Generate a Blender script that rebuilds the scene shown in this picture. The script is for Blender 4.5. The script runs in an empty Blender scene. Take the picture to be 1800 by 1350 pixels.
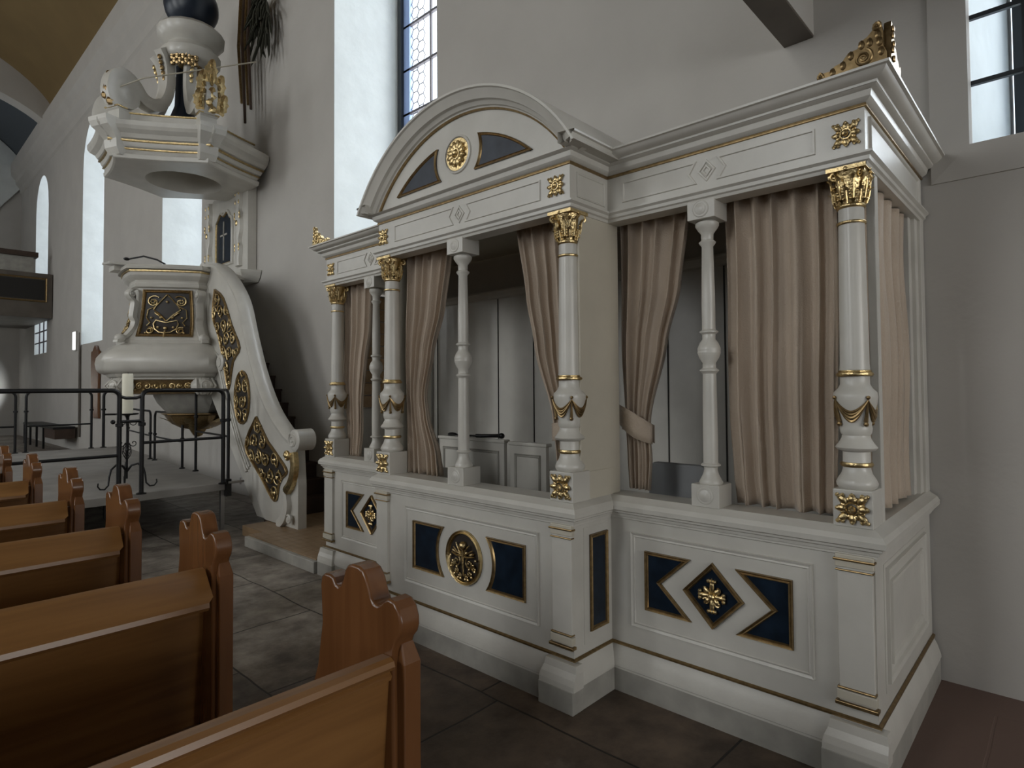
import bpy, bmesh, math, random
from mathutils import Vector, Matrix
random.seed(7)
S = bpy.context.scene
PI = math.pi
rad = math.radians

# ------------------------------------------------------------------ camera
cam_d = bpy.data.cameras.new('camera')
cam = bpy.data.objects.new('camera', cam_d)
S.collection.objects.link(cam)
S.camera = cam
EYE = Vector((0, 0, 1.65))
_P, _Y, _R = rad(1.613), rad(42.948), rad(-.386)
_f = Vector((math.cos(_Y)*math.cos(_P), math.sin(_Y)*math.cos(_P), math.sin(_P)))
_r = Vector((math.sin(_Y), -math.cos(_Y), 0)); _u = _r.cross(_f)
_r2 = _r*math.cos(_R) + _u*math.sin(_R); _u2 = _u*math.cos(_R) - _r*math.sin(_R)
cam.matrix_world = Matrix(((_r2.x, _u2.x, -_f.x, EYE.x), (_r2.y, _u2.y, -_f.y, EYE.y), (_r2.z, _u2.z, -_f.z, EYE.z), (0, 0, 0, 1)))
cam_d.sensor_width = 36; cam_d.lens = 36*1065.6/1800
cam_d.shift_y = (653.6-675)/1800
cam_d.clip_start = .05; cam_d.clip_end = 200

# ------------------------------------------------------------------ world, daylight
S.view_settings.view_transform = 'Standard'; S.view_settings.look = 'None'
S.view_settings.gamma = 1; S.view_settings.use_curve_mapping = False
S.view_settings.exposure = 0.08
W = bpy.data.worlds.new('world'); S.world = W; W.use_nodes = True
W.node_tree.nodes['Background'].inputs[0].default_value = (.86, .93, 1, 1)
W.node_tree.nodes['Background'].inputs[1].default_value = 2.2
cy = S.cycles
cy.use_denoising = True
cy.max_bounces = 7; cy.diffuse_bounces = 4; cy.glossy_bounces = 3; cy.transparent_max_bounces = 8
cy.sample_clamp_indirect = 4; cy.caustics_reflective = False; cy.caustics_refractive = False
WIN_R = [(-1.66, .42), (4.95, 7.03), (11.54, 13.67), (18.1, 20.3), (24.9, 27.0)]     # window openings in the right wall
WIN_L = [(-4.2, -2.0), (2.4, 4.6), (9.0, 11.2), (15.6, 17.8), (22.2, 24.4)]
SILL, APEX = 2.96, 9.1
XW, XO, XL = 4.167, 5.16, -8.2
SPLAY = .16
def daylight(x, y, z, sy, sz, toward, power, col=(.97, .97, .945)):
    l = bpy.data.lights.new('daylight', 'AREA'); l.shape = 'RECTANGLE'; l.size = sz; l.size_y = sy
    l.energy = power; l.color = col
    o = bpy.data.objects.new('daylight', l); S.collection.objects.link(o)
    o.location = (x, y, z); o.rotation_euler = (0, rad(90*toward), 0)
PR = (620, 500, 330, 330, 260)
for i, (a, b) in enumerate(WIN_R):
    daylight(6.6, (a+b)/2, 6.2, 4.4, 7.6, 1, PR[i]*1.5)
for a, b in WIN_L:
    daylight(XL-.6, (a+b)/2, 6.1, 2.0, 5.8, -1, 60 if a < 0 else 220 if a < 12 else 140)

l = bpy.data.lights.new('rear_fill', 'AREA'); l.shape = 'RECTANGLE'; l.size = 4.0; l.size_y = 2.6; l.energy = 128; l.color = (1, .93, .82)
o = bpy.data.objects.new('rear_fill', l); S.collection.objects.link(o)
o.location = (1.0, -7.4, 2.4); o.rotation_euler = (rad(90), 0, 0)      # added fill light, outside openings cut for it in the unseen rear wall
# ------------------------------------------------------------------ materials
def mat(name, col, rough=.5, metal=0, noise=0, nscale=6, bump=0, bscale=40, spec=.5, coat=0, col2=None):
    m = bpy.data.materials.new(name); m.use_nodes = True
    nt = m.node_tree; b = nt.nodes['Principled BSDF']
    b.inputs['Roughness'].default_value = rough; b.inputs['Metallic'].default_value = metal
    b.inputs['Specular IOR Level'].default_value = spec; b.inputs['Coat Weight'].default_value = coat
    b.inputs['Base Color'].default_value = (*col, 1)
    tc = nt.nodes.new('ShaderNodeTexCoord')
    if noise or col2:
        n = nt.nodes.new('ShaderNodeTexNoise'); n.inputs['Scale'].default_value = nscale; n.inputs['Detail'].default_value = 6
        nt.links.new(tc.outputs['Object'], n.inputs['Vector'])
        r = nt.nodes.new('ShaderNodeValToRGB'); r.color_ramp.elements[0].position = .35; r.color_ramp.elements[1].position = .68
        c2 = col2 or tuple(c*(1-noise) for c in col)
        r.color_ramp.elements[0].color = (*c2, 1); r.color_ramp.elements[1].color = (*col, 1)
        nt.links.new(n.outputs['Fac'], r.inputs['Fac']); nt.links.new(r.outputs['Color'], b.inputs['Base Color'])
    if bump:
        n = nt.nodes.new('ShaderNodeTexNoise'); n.inputs['Scale'].default_value = bscale; n.inputs['Detail'].default_value = 4
        nt.links.new(tc.outputs['Object'], n.inputs['Vector'])
        bp = nt.nodes.new('ShaderNodeBump'); bp.inputs['Strength'].default_value = bump; bp.inputs['Distance'].default_value = .02
        nt.links.new(n.outputs['Fac'], bp.inputs['Height']); nt.links.new(bp.outputs['Normal'], b.inputs['Normal'])
    return m
M = {}
M['paint'] = mat('white_gloss_paint', (.60, .58, .53), .30, noise=.10, nscale=5, bump=.04, bscale=30)
M['cream'] = mat('cream_paint', (.56, .52, .43), .38, noise=.08, nscale=4)
M['greypaint'] = mat('grey_plinth_paint', (.40, .385, .345), .45, noise=.25, nscale=7)
M['plaster'] = mat('wall_plaster', (.495, .474, .442), .85, noise=.07, nscale=1.6, bump=.25, bscale=9)
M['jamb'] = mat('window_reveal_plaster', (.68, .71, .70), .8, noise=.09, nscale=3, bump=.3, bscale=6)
M['ochre'] = mat('ochre_vault', (.20, .135, .055), .9, noise=.12, nscale=1)
M['bluegrey'] = mat('blue_grey_vault', (.09, .105, .12), .9)
M['gold'] = mat('gilding', (.78, .60, .31), .28, 1, noise=.35, nscale=30, bump=.2, bscale=90)
M['oldgold'] = mat('worn_gilding', (.36, .25, .12), .33, .85, noise=.35, nscale=40)
M['navy'] = mat('navy_marbling', (.010, .020, .036), .28, noise=.5, nscale=14, spec=.3)
M['slate'] = mat('blue_grey_marbling', (.012, .018, .032), .5, nscale=9, col2=(.032, .042, .060))
M['darkground'] = mat('dark_brown_ground', (.022, .016, .012), .5)
M['black'] = mat('black_iron', (.006, .006, .007), .42, .3)
M['steel'] = mat('galvanised_steel', (.35, .34, .33), .4, .8)
M['carpet'] = mat('grey_stage_board', (.30, .285, .265), .8, noise=.2, nscale=3)
M['dark'] = mat('dark_void', (.02, .018, .016), .8)
M['wax'] = mat('ivory_wax', (.83, .80, .66), .5)
M['stair'] = mat('dark_brown_stair', (.06, .034, .022), .6, noise=.3, nscale=6)
M['green'] = mat('dry_evergreen', (.035, .036, .022), .8, noise=.4, nscale=10)
M['darkwood'] = mat('dark_gallery_wood', (.12, .10, .08), .5, noise=.3, nscale=3)
M['greyseat'] = mat('grey_upholstery', (.27, .275, .28), .8, noise=.1, nscale=8)
M['orb'] = mat('blue_black_glaze', (.012, .02, .035), .35)
M['blueframe'] = mat('pale_blue_window_frame', (.30, .42, .72), .5)
M['lead'] = mat('window_lead', (.10, .09, .10), .6)
M['ink'] = mat('dark_window_iron', (.02, .025, .03), .5)

def wood(name, c1, c2, rough, axis='X', sc=1.0):
    m = bpy.data.materials.new(name); m.use_nodes = True
    nt = m.node_tree; b = nt.nodes['Principled BSDF']; b.inputs['Roughness'].default_value = rough
    b.inputs['Coat Weight'].default_value = .25; b.inputs['Coat Roughness'].default_value = .25
    tc = nt.nodes.new('ShaderNodeTexCoord'); mp = nt.nodes.new('ShaderNodeMapping')
    s = {'X': (.7, 9, 9), 'Y': (9, .7, 9), 'Z': (9, 9, .7)}[axis]
    mp.inputs['Scale'].default_value = tuple(v*sc for v in s)
    nt.links.new(tc.outputs['Object'], mp.inputs['Vector'])
    n = nt.nodes.new('ShaderNodeTexNoise'); n.inputs['Scale'].default_value = 2.2; n.inputs['Detail'].default_value = 8; n.inputs['Distortion'].default_value = .6
    nt.links.new(mp.outputs['Vector'], n.inputs['Vector'])
    r = nt.nodes.new('ShaderNodeValToRGB'); r.color_ramp.elements[0].position = .32; r.color_ramp.elements[1].position = .7
    r.color_ramp.elements[0].color = (*c2, 1); r.color_ramp.elements[1].color = (*c1, 1)
    nt.links.new(n.outputs['Fac'], r.inputs['Fac']); nt.links.new(r.outputs['Color'], b.inputs['Base Color'])
    bp = nt.nodes.new('ShaderNodeBump'); bp.inputs['Strength'].default_value = .06
    nt.links.new(n.outputs['Fac'], bp.inputs['Height']); nt.links.new(bp.outputs['Normal'], b.inputs['Normal'])
    return m
M['pew'] = wood('honey_pew_wood', (.27, .130, .041), (.185, .083, .025), .33, 'X')
M['pewend'] = wood('orange_brown_end_wood', (.185, .078, .028), (.13, .052, .018), .24, 'Z')
M['plank'] = wood('floor_planks', (.32, .215, .125), (.23, .15, .08), .5, 'Y')
M['slatwood'] = wood('pale_slat_wood', (.50, .34, .19), (.42, .27, .14), .6, 'Y')

def curtain_mat():
    m = mat('beige_curtain_cloth', (.50, .405, .315), .62, noise=.10, nscale=3, bump=.25, bscale=120)
    b = m.node_tree.nodes['Principled BSDF']
    b.inputs['Sheen Weight'].default_value = .35; b.inputs['Sheen Roughness'].default_value = .4
    return m
M['curtain'] = curtain_mat()

def floor_mat():
    m = bpy.data.materials.new('stone_slab_floor'); m.use_nodes = True
    nt = m.node_tree; b = nt.nodes['Principled BSDF']; L = nt.links.new
    tc = nt.nodes.new('ShaderNodeTexCoord'); mp = nt.nodes.new('ShaderNodeMapping'); mp.inputs['Rotation'].default_value = (0, 0, rad(90))
    nd = nt.nodes.new('ShaderNodeTexNoise'); nd.inputs['Scale'].default_value = 1.4
    L(tc.outputs['Object'], nd.inputs['Vector'])
    mx0 = nt.nodes.new('ShaderNodeMixRGB'); mx0.inputs['Fac'].default_value = .06
    L(tc.outputs['Object'], mx0.inputs['Color1']); L(nd.outputs['Color'], mx0.inputs['Color2']); L(mx0.outputs['Color'], mp.inputs['Vector'])
    br = nt.nodes.new('ShaderNodeTexBrick'); br.inputs['Scale'].default_value = 1; br.inputs['Brick Width'].default_value = 1.15; br.inputs['Row Height'].default_value = .74
    br.inputs['Mortar Size'].default_value = .007; br.inputs['Mortar Smooth'].default_value = .4; br.offset = .37; br.squash = .8
    br.inputs['Color1'].default_value = (.33, .305, .275, 1); br.inputs['Color2'].default_value = (.22, .20, .18, 1); br.inputs['Mortar'].default_value = (.035, .03, .028, 1)
    L(mp.outputs['Vector'], br.inputs['Vector'])
    n1 = nt.nodes.new('ShaderNodeTexNoise'); n1.inputs['Scale'].default_value = 4.6; n1.inputs['Detail'].default_value = 9; n1.inputs['Roughness'].default_value = .65
    L(tc.outputs['Object'], n1.inputs['Vector'])
    r1 = nt.nodes.new('ShaderNodeValToRGB'); r1.color_ramp.elements[0].position = .34; r1.color_ramp.elements[1].position = .66
    r1.color_ramp.elements[0].color = (.30, .25, .22, 1); r1.color_ramp.elements[1].color = (1.2, 1.15, 1.08, 1)
    L(n1.outputs['Fac'], r1.inputs['Fac'])
    mul = nt.nodes.new('ShaderNodeMixRGB'); mul.blend_type = 'MULTIPLY'; mul.inputs['Fac'].default_value = .85
    L(br.outputs['Color'], mul.inputs['Color1']); L(r1.outputs['Color'], mul.inputs['Color2'])
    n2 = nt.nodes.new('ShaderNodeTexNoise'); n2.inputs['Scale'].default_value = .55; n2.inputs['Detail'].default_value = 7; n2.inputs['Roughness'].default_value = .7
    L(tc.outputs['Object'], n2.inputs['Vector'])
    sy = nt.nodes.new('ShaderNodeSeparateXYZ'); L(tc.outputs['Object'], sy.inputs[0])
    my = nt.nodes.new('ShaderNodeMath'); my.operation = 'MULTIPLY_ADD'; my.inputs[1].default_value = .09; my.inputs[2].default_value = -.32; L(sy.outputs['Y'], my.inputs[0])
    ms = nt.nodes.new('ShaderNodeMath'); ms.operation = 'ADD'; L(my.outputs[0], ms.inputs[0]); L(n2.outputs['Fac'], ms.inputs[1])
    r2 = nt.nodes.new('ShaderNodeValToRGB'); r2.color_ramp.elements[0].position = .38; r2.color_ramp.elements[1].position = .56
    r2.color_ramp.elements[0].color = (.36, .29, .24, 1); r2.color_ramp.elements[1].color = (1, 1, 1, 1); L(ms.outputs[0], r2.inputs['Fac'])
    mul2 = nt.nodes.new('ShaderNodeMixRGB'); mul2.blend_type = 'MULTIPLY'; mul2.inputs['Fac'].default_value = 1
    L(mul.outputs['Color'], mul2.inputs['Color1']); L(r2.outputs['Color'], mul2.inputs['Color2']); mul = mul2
    # red brown tiles beside the box pew, a different paving
    sx = nt.nodes.new('ShaderNodeSeparateXYZ'); L(tc.outputs['Object'], sx.inputs[0])
    a = nt.nodes.new('ShaderNodeMath'); a.operation = 'GREATER_THAN'; a.inputs[1].default_value = 2.95; L(sx.outputs['X'], a.inputs[0])
    c = nt.nodes.new('ShaderNodeMath'); c.operation = 'LESS_THAN'; c.inputs[1].default_value = .6; L(sx.outputs['Y'], c.inputs[0])
    ac = nt.nodes.new('ShaderNodeMath'); ac.operation = 'MULTIPLY'; L(a.outputs[0], ac.inputs[0]); L(c.outputs[0], ac.inputs[1])
    mx = nt.nodes.new('ShaderNodeMixRGB'); L(ac.outputs[0], mx.inputs['Fac']); L(mul.outputs['Color'], mx.inputs['Color1']); mx.inputs['Color2'].default_value = (.15, .095, .075, 1)
    L(mx.outputs['Color'], b.inputs['Base Color'])
    b.inputs['Roughness'].default_value = .55
    bp = nt.nodes.new('ShaderNodeBump'); bp.inputs['Strength'].default_value = .35; bp.inputs['Distance'].default_value = .02
    ad = nt.nodes.new('ShaderNodeMath'); ad.operation = 'ADD'; L(n1.outputs['Fac'], ad.inputs[0])
    L(br.outputs['Fac'], ad.inputs[1]); 
    ml = nt.nodes.new('ShaderNodeMath'); ml.operation = 'MULTIPLY_ADD'; L(br.outputs['Fac'], ml.inputs[0]); ml.inputs[1].default_value = -1.0; L(n1.outputs['Fac'], ml.inputs[2])
    L(ml.outputs[0], bp.inputs['Height']); L(bp.outputs['Normal'], b.inputs['Normal'])
    return m
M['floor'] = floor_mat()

def glass_mat():
    m = bpy.data.materials.new('window_glass'); m.use_nodes = True
    nt = m.node_tree; nt.nodes.clear()
    o = nt.nodes.new('ShaderNodeOutputMaterial'); mx = nt.nodes.new('ShaderNodeMixShader'); mx.inputs[0].default_value = .05
    t = nt.nodes.new('ShaderNodeBsdfTransparent'); t.inputs[0].default_value = (.96, .98, 1, 1)
    g = nt.nodes.new('ShaderNodeBsdfGlossy'); g.inputs['Roughness'].default_value = .05
    nt.links.new(t.outputs[0], mx.inputs[1]); nt.links.new(g.outputs[0], mx.inputs[2]); nt.links.new(mx.outputs[0], o.inputs[0])
    return m
M['glass'] = glass_mat()

# ------------------------------------------------------------------ mesh helpers
BASE = {}
class MB:
    def __init__(s): s.v = []; s.f = []
    def add(s, vs, fs):
        n = len(s.v); s.v += [tuple(v) for v in vs]; s.f += [tuple(i+n for i in f) for f in fs]; return s
    def box(s, x0, x1, y0, y1, z0, z1):
        return s.add([(x, y, z) for x in (x0, x1) for y in (y0, y1) for z in (z0, z1)],
                     [(0, 1, 3, 2), (4, 6, 7, 5), (0, 4, 5, 1), (2, 3, 7, 6), (0, 2, 6, 4), (1, 5, 7, 3)])
    def rings(s, rs, closed=True, cap0=True, cap1=True, loop=False):
        n = len(rs[0]); vs = [p for r in rs for p in r]; fs = []
        m = len(rs)
        for i in range(m if loop else m-1):
            for j in range(n if closed else n-1):
                a, b = i*n+j, i*n+(j+1) % n; c, d = ((i+1) % m)*n+(j+1) % n, ((i+1) % m)*n+j
                fs.append((a, b, c, d))
        if closed and not loop:
            if cap0: fs.append(tuple(range(n))[::-1])
            if cap1: fs.append(tuple((m-1)*n+j for j in range(n)))
        return s.add(vs, fs)
    def lathe(s, cx, cy, prof, seg=24, a0=0):
        return s.rings([[(cx+r*math.cos(a0+2*PI*k/seg), cy+r*math.sin(a0+2*PI*k/seg), z) for k in range(seg)] for r, z in prof])
    def loft(s, cx, cy, angs, prof):      # polygonal plan with corners at angs; prof = (scale, z)
        return s.rings([[(cx+r*math.cos(a), cy+r*math.sin(a), z) for a in angs] for r, z in prof])
    def tube(s, pts, r, seg=8, cap=True):
        P = [Vector(p) for p in pts]; rs = []; prev = None
        for i, p in enumerate(P):
            t = (P[min(i+1, len(P)-1)]-P[max(i-1, 0)]).normalized()
            if prev is None: n = t.orthogonal().normalized()
            else:
                n = prev - t*prev.dot(t); n = n.normalized() if n.length > 1e-6 else t.orthogonal().normalized()
            prev = n; b = t.cross(n); rr = r(i/(len(P)-1)) if callable(r) else r
            rs.append([tuple(p+(n*math.cos(2*PI*k/seg)+b*math.sin(2*PI*k/seg))*rr) for k in range(seg)])
        return s.rings(rs, True, cap, cap)
    def ball(s, c, r, seg=8, ax=None):     # r scalar or (rx,ry,rz); ax optional 3 basis vectors
        if not isinstance(r, (tuple, list)): r = (r, r, r)
        A = ax or (Vector((1, 0, 0)), Vector((0, 1, 0)), Vector((0, 0, 1))); c = Vector(c); rs = []
        m = max(4, seg//2+1)
        for i in range(m+1):
            th = PI*i/m*.96+PI*.02
            rs.append([tuple(c+A[0]*(r[0]*math.sin(th)*math.cos(2*PI*k/seg))+A[1]*(r[1]*math.sin(th)*math.sin(2*PI*k/seg))+A[2]*(r[2]*math.cos(th))) for k in range(seg)])
        return s.rings(rs)
    def sweep(s, path, prof, mp, closed=False, pclosed=False):
        """mitred sweep of prof [(outward offset, height)] along a 2-D path; outward = right of travel"""
        n = len(path); rs = []
        for i in range(n):
            p = Vector(path[i]); a = Vector(path[i-1]) if (closed or i > 0) else None; b = Vector(path[(i+1) % n]) if (closed or i < n-1) else None
            d1 = (p-a).normalized() if a is not None else None; d2 = (b-p).normalized() if b is not None else None
            if d1 is None: d1 = d2
            if d2 is None: d2 = d1
            n1 = Vector((d1.y, -d1.x)); n2 = Vector((d2.y, -d2.x)); mm = (n1+n2)
            mm = mm/max(.25, (1+n1.dot(n2))) if mm.length > 1e-6 else n1
            rs.append([mp(p.x+mm.x*o, p.y+mm.y*o, h) for o, h in prof])
        return s.rings(rs, pclosed, True, True, loop=closed) if pclosed else s.open_rings(rs, closed)
    def open_rings(s, rs, loop):
        n = len(rs[0]); m = len(rs); fs = []
        for i in range(m if loop else m-1):
            for j in range(n-1): fs.append((i*n+j, i*n+j+1, ((i+1) % m)*n+j+1, ((i+1) % m)*n+j))
        s.add([p for r in rs for p in r], fs)
        return s
    def plate(s, poly, h0, h1, mp):        # flat outline extruded from height h0 to h1 by the mapper
        return s.rings([[mp(u, v, h0) for u, v in poly], [mp(u, v, h1) for u, v in poly]])
    def grid(s, fn, nu, nv):
        vs = [fn(i/nu, j/nv) for j in range(nv+1) for i in range(nu+1)]
        return s.add(vs, [(j*(nu+1)+i, j*(nu+1)+i+1, (j+1)*(nu+1)+i+1, (j+1)*(nu+1)+i) for j in range(nv) for i in range(nu)])
    def build(s, name, m, parent=None, smooth=30, bevel=0, solid=0):
        me = bpy.data.meshes.new(name); base = BASE.get(parent, Vector((0, 0, 0)))
        me.from_pydata([tuple(Vector(v)-base) for v in s.v], [], s.f)
        bm = bmesh.new(); bm.from_mesh(me); bmesh.ops.remove_doubles(bm, verts=bm.verts, dist=1e-6)
        bmesh.ops.recalc_face_normals(bm, faces=bm.faces); bm.to_mesh(me); bm.free()
        me.materials.append(M[m])
        o = bpy.data.objects.new(name, me); S.collection.objects.link(o)
        if parent: o.parent = parent
        BASE[o] = base
        if smooth:
            for p in me.polygons: p.use_smooth = True
            me.set_sharp_from_angle(angle=rad(smooth))
        if bevel:
            b = o.modifiers.new('bevel', 'BEVEL'); b.width = bevel; b.segments = 2; b.limit_method = 'ANGLE'; b.angle_limit = rad(40)
        if solid:
            b = o.modifiers.new('solidify', 'SOLIDIFY'); b.thickness = solid
        return o
def thing(name, label, cat, loc, group=None):
    o = bpy.data.objects.new(name, None); S.collection.objects.link(o); o.empty_display_size = .1
    o.location = loc; o['label'] = label; o['category'] = cat
    if group: o['group'] = group
    BASE[o] = Vector(loc); return o
def tag(o, label, cat, group=None):
    o['label'] = label; o['category'] = cat
    if group: o['group'] = group
    return o
def struct(o): o['kind'] = 'structure'; return o
def copy_tree(o, parent=None):
    c = o.copy(); S.collection.objects.link(c)
    if parent: c.parent = parent
    for ch in o.children: copy_tree(ch, c)
    return c
def front(X):    # mapper for faces looking toward -X : (Y, Z, height out)
    return lambda u, v, h: (X-h, u, v)
def side(Yp):    # mapper for faces looking toward -Y : (X, Z, height out)
    return lambda u, v, h: (u, Yp-h, v)
def plan(u, v, h): return (u, v, h)

# ------------------------------------------------------------------ room shell
def arch_top(y, a, b):
    c = (a+b)/2; r = (b-a)/2; t = max(0, 1-((y-c)/r)**2)
    return APEX-r*1.15+r*1.15*math.sqrt(t)
def nave_wall(name, x, xo, wins, y0, y1, ztop):
    w = MB(); ys = [y0]
    for a, b in wins: ys += [a, b]
    ys.append(y1); yin = list(ys)
    for X in (x, xo):
        if X == xo: ys = [y0]+[v for a, b in wins for v in (a+SPLAY, b-SPLAY)]+[y1]
        for i in range(0, len(ys), 2):
            w.add([(X, ys[i], 0), (X, ys[i+1], 0), (X, ys[i+1], ztop), (X, ys[i], ztop)], [(0, 1, 2, 3)])
        for a, b in wins:
            if X == xo: a, b = a+SPLAY, b-SPLAY
            w.add([(X, a, 0), (X, b, 0), (X, b, SILL), (X, a, SILL)], [(0, 1, 2, 3)])
            n = 24
            for k in range(n):
                p, q = a+(b-a)*k/n, a+(b-a)*(k+1)/n
                w.add([(X, p, arch_top(p, a, b)), (X, q, arch_top(q, a, b)), (X, q, ztop), (X, p, ztop)], [(0, 1, 2, 3)])
    for Y in (y0, y1): w.add([(x, Y, 0), (xo, Y, 0), (xo, Y, ztop), (x, Y, ztop)], [(0, 1, 2, 3)])
    w.add([(x, y0, ztop), (xo, y0, ztop), (xo, y1, ztop), (x, y1, ztop)], [(0, 1, 2, 3)])
    o = struct(w.build(name, 'plaster', smooth=0))
    r = MB()
    for a, b in wins:
        pts = [(a, SILL-.02), (b, SILL-.02)]+[(b-(b-a)*k/32, arch_top(b-(b-a)*k/32, a, b)) for k in range(33)]
        sp = lambda p: a+SPLAY+(p-a)*(b-a-2*SPLAY)/(b-a)
        r.open_rings([[(x+(.002 if xo > x else -.002), p, q), (xo, sp(p), q if q < SILL else arch_top(sp(p), a+SPLAY, b-SPLAY) if q > SILL+.1 else q)] for p, q in pts], True)
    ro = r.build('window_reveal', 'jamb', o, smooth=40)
    return o
nave_wall('wall_right', XW, XO, WIN_R, -7, 30.2, 15)
nave_wall('wall_left', XL, XL-.5, WIN_L, -7, 30.2, 15)
struct(MB().box(XL-.5, XO, 30, 30.3, 0, 15).build('wall_end', 'plaster', smooth=0))
g = MB(); g.box(XL-.5, XO, -7.3, -7, 0, 1.0); g.box(XL-.5, XO, -7.3, -7, 3.8, 15); g.box(XL-.5, -5.1, -7.3, -7, 1.0, 3.8); g.box(3.1, XO, -7.3, -7, 1.0, 3.8)
for x in (-2.5, .3): g.box(x-.2, x+.2, -7.3, -7, 1.0, 3.8)
struct(g.build('wall_rear', 'plaster', smooth=0))  # openings made up to let the rear fill light in
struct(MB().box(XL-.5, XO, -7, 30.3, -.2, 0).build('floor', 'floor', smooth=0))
# vaulted ceiling
VC, VA = -1.9, 6.15
def vault(name, y0, y1, zb, b, m, ny=1):
    g = MB(); g.grid(lambda u, v: (VC-VA*math.cos(PI*u), y0+(y1-y0)*v, zb+b*math.sin(PI*u)), 48, ny)
    return struct(g.build(name, m, smooth=60))
vault('ceiling', -7, 24, 10.1, 2.75, 'ochre')
vault('ceiling_chancel', 24, 30.1, 10.1, 2.6, 'bluegrey')
g = MB()
NA = 40
for y in (23.9, 24.45):
    o1 = [(VC-(VA+.1)*math.cos(PI*k/NA), y, 10.0+2.95*math.sin(PI*k/NA)) for k in range(NA+1)]
    i1 = [(VC-(VA-.15)*math.cos(PI*k/NA), y, 9.85+1.6*math.sin(PI*k/NA)) for k in range(NA+1)]
    g.open_rings([[a, b] for a, b in zip(o1, i1)], False)
g.open_rings([[(VC-(VA-.15)*math.cos(PI*k/NA), y, 9.85+1.6*math.sin(PI*k/NA)) for y in (23.9, 24.45)] for k in range(NA+1)], False)
struct(g.build('trim_1', 'plaster', smooth=40))
g = MB()
o1 = [(VC-(VA+.1)*math.cos(PI*k/NA), 29.9, 9.9+2.75*math.sin(PI*k/NA)) for k in range(NA+1)]
i1 = [(VC-(VA-1.1)*math.cos(PI*k/NA), 29.9, 8.2+3.2*math.sin(PI*k/NA)) for k in range(NA+1)]
g.open_rings([[a, b] for a, b in zip(o1, i1)], False)
g.open_rings([[i, (i[0], 30.0, i[2])] for i in i1], False)
struct(g.build('trim_2', 'jamb', smooth=40))
# wall cornice under the vault
cor = [(0, 9.35), (.05, 9.4), (.08, 9.55), (.2, 9.7), (.22, 9.85), (.34, 10.0), (.36, 10.2), (.36, 10.45), (0, 10.6)]
struct(MB().sweep([(XW, 30), (XW, 1.4)], cor, plan).build('trim_3', 'plaster', smooth=20))
# organ gallery above the viewer: beam and dark underside
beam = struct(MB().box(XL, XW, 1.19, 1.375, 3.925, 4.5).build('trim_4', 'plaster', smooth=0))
MB().box(XL+.01, XW-.005, 1.192, 1.373, 3.91, 3.924).build('soffit_shade', 'darkwood', beam, smooth=0)  # added dark brown sheet, the beam's underside shade put into its colour
struct(MB().box(XL, XW, -7, 1.19, 4.42, 4.6).build('ceiling_gallery', 'darkwood', smooth=0))

# windows of the right wall
def window(n, a, b, inner):
    ai, bi = a, b; a += SPLAY; b -= SPLAY
    X = 5.12; c = (a+b)/2
    fr = MB()
    pts = [(a+.01, SILL), (b-.01, SILL)]+[(b-.01-(b-a-.02)*k/28, arch_top(b-(b-a)*k/28, a, b)-.01) for k in range(29)]
    fr.sweep(pts, [(0, -.06), (0, .06), (-.07, .06), (-.07, -.06)], lambda u, v, h: (X+h, u, v), closed=True, pclosed=True)
    root = struct(fr.build('window_%d' % n, 'ink', smooth=0))
    fb = MB(); fb.sweep(pts, [(-.07, -.01), (-.07, .05), (-.20, .05), (-.20, -.01)], lambda u, v, h: (X+h, u, v), closed=True, pclosed=True)
    fb.build('inner_frame', 'blueframe', root, smooth=0)
    pane = [(p, q) for p, q in pts]
    MB().plate(pane, 0, .006, lambda u, v, h: (X+.03+h, u, v)).build('pane', 'glass', root, smooth=0)
    bars = MB()
    for k in range(1, 3):
        y = a+.2+(b-a-.4)*k/3; bars.box(X, X+.03, y-.013, y+.013, SILL+.1, arch_top(y, a, b)-.05)
    z = SILL+.65
    while z < APEX-.4:
        w = .5*(b-a) if z < APEX-1.2 else .5*(b-a)*math.sqrt(max(.05, 1-((z-(APEX-1.2))/1.2)**2))
        bars.box(X-.01, X+.03, c-w+.08, c+w-.08, z-.016, z+.016); z += .62
    bars.build('glazing_bars', 'lead', root, smooth=0)
    if n in (2,):                          # honeycomb leading along both borders
        hx = MB(); s = .085
        for col in range(2):
            z = SILL+.35+(col % 2)*s*.87
            while z < APEX-1.5:
                for yb in (b-.30-col*s*1.5, a+.30+col*s*1.5):
                    P = [(X+.025, yb+s*math.cos(k*PI/3), z+s*math.sin(k*PI/3)) for k in range(7)]
                    for p, q in zip(P[:6], P[1:7]): hx.tube([p, q], .006, 3, False)
                z += s*1.74
        hx.build('leading', 'lead', root, smooth=0)
    if inner:                              # inner casement flush with the wall
        a, b = ai, bi
        IB = MB(); f2 = [(a, SILL), (b, SILL), (b, APEX-1.2), (a, APEX-1.2)]
        IB.sweep(f2, [(.16, -.02), (.16, .015), (-.02, .03), (-.03, .0), (-.03, -.02)], front(XW), closed=True, pclosed=True)
        IB.build('architrave', 'plaster', root, smooth=0)
        gb = MB(); k = 1
        while SILL+.37*k < (APEX-1.3): gb.box(XW+.01, XW+.035, a, b, SILL+.37*k-.012, SILL+.37*k+.012); k += 1
        k = 1
        while b-.262*k > a+.05: gb.box(XW+.012, XW+.03, b-.262*k-.009, b-.262*k+.009, SILL, APEX-1.2); k += 1
        gb.build('casement_bars', 'ink', root, smooth=0)
        MB().box(XW+.02, XW+.024, a, b, SILL, APEX-1.2).build('inner_pane', 'glass', root, smooth=0)
    return root
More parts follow.
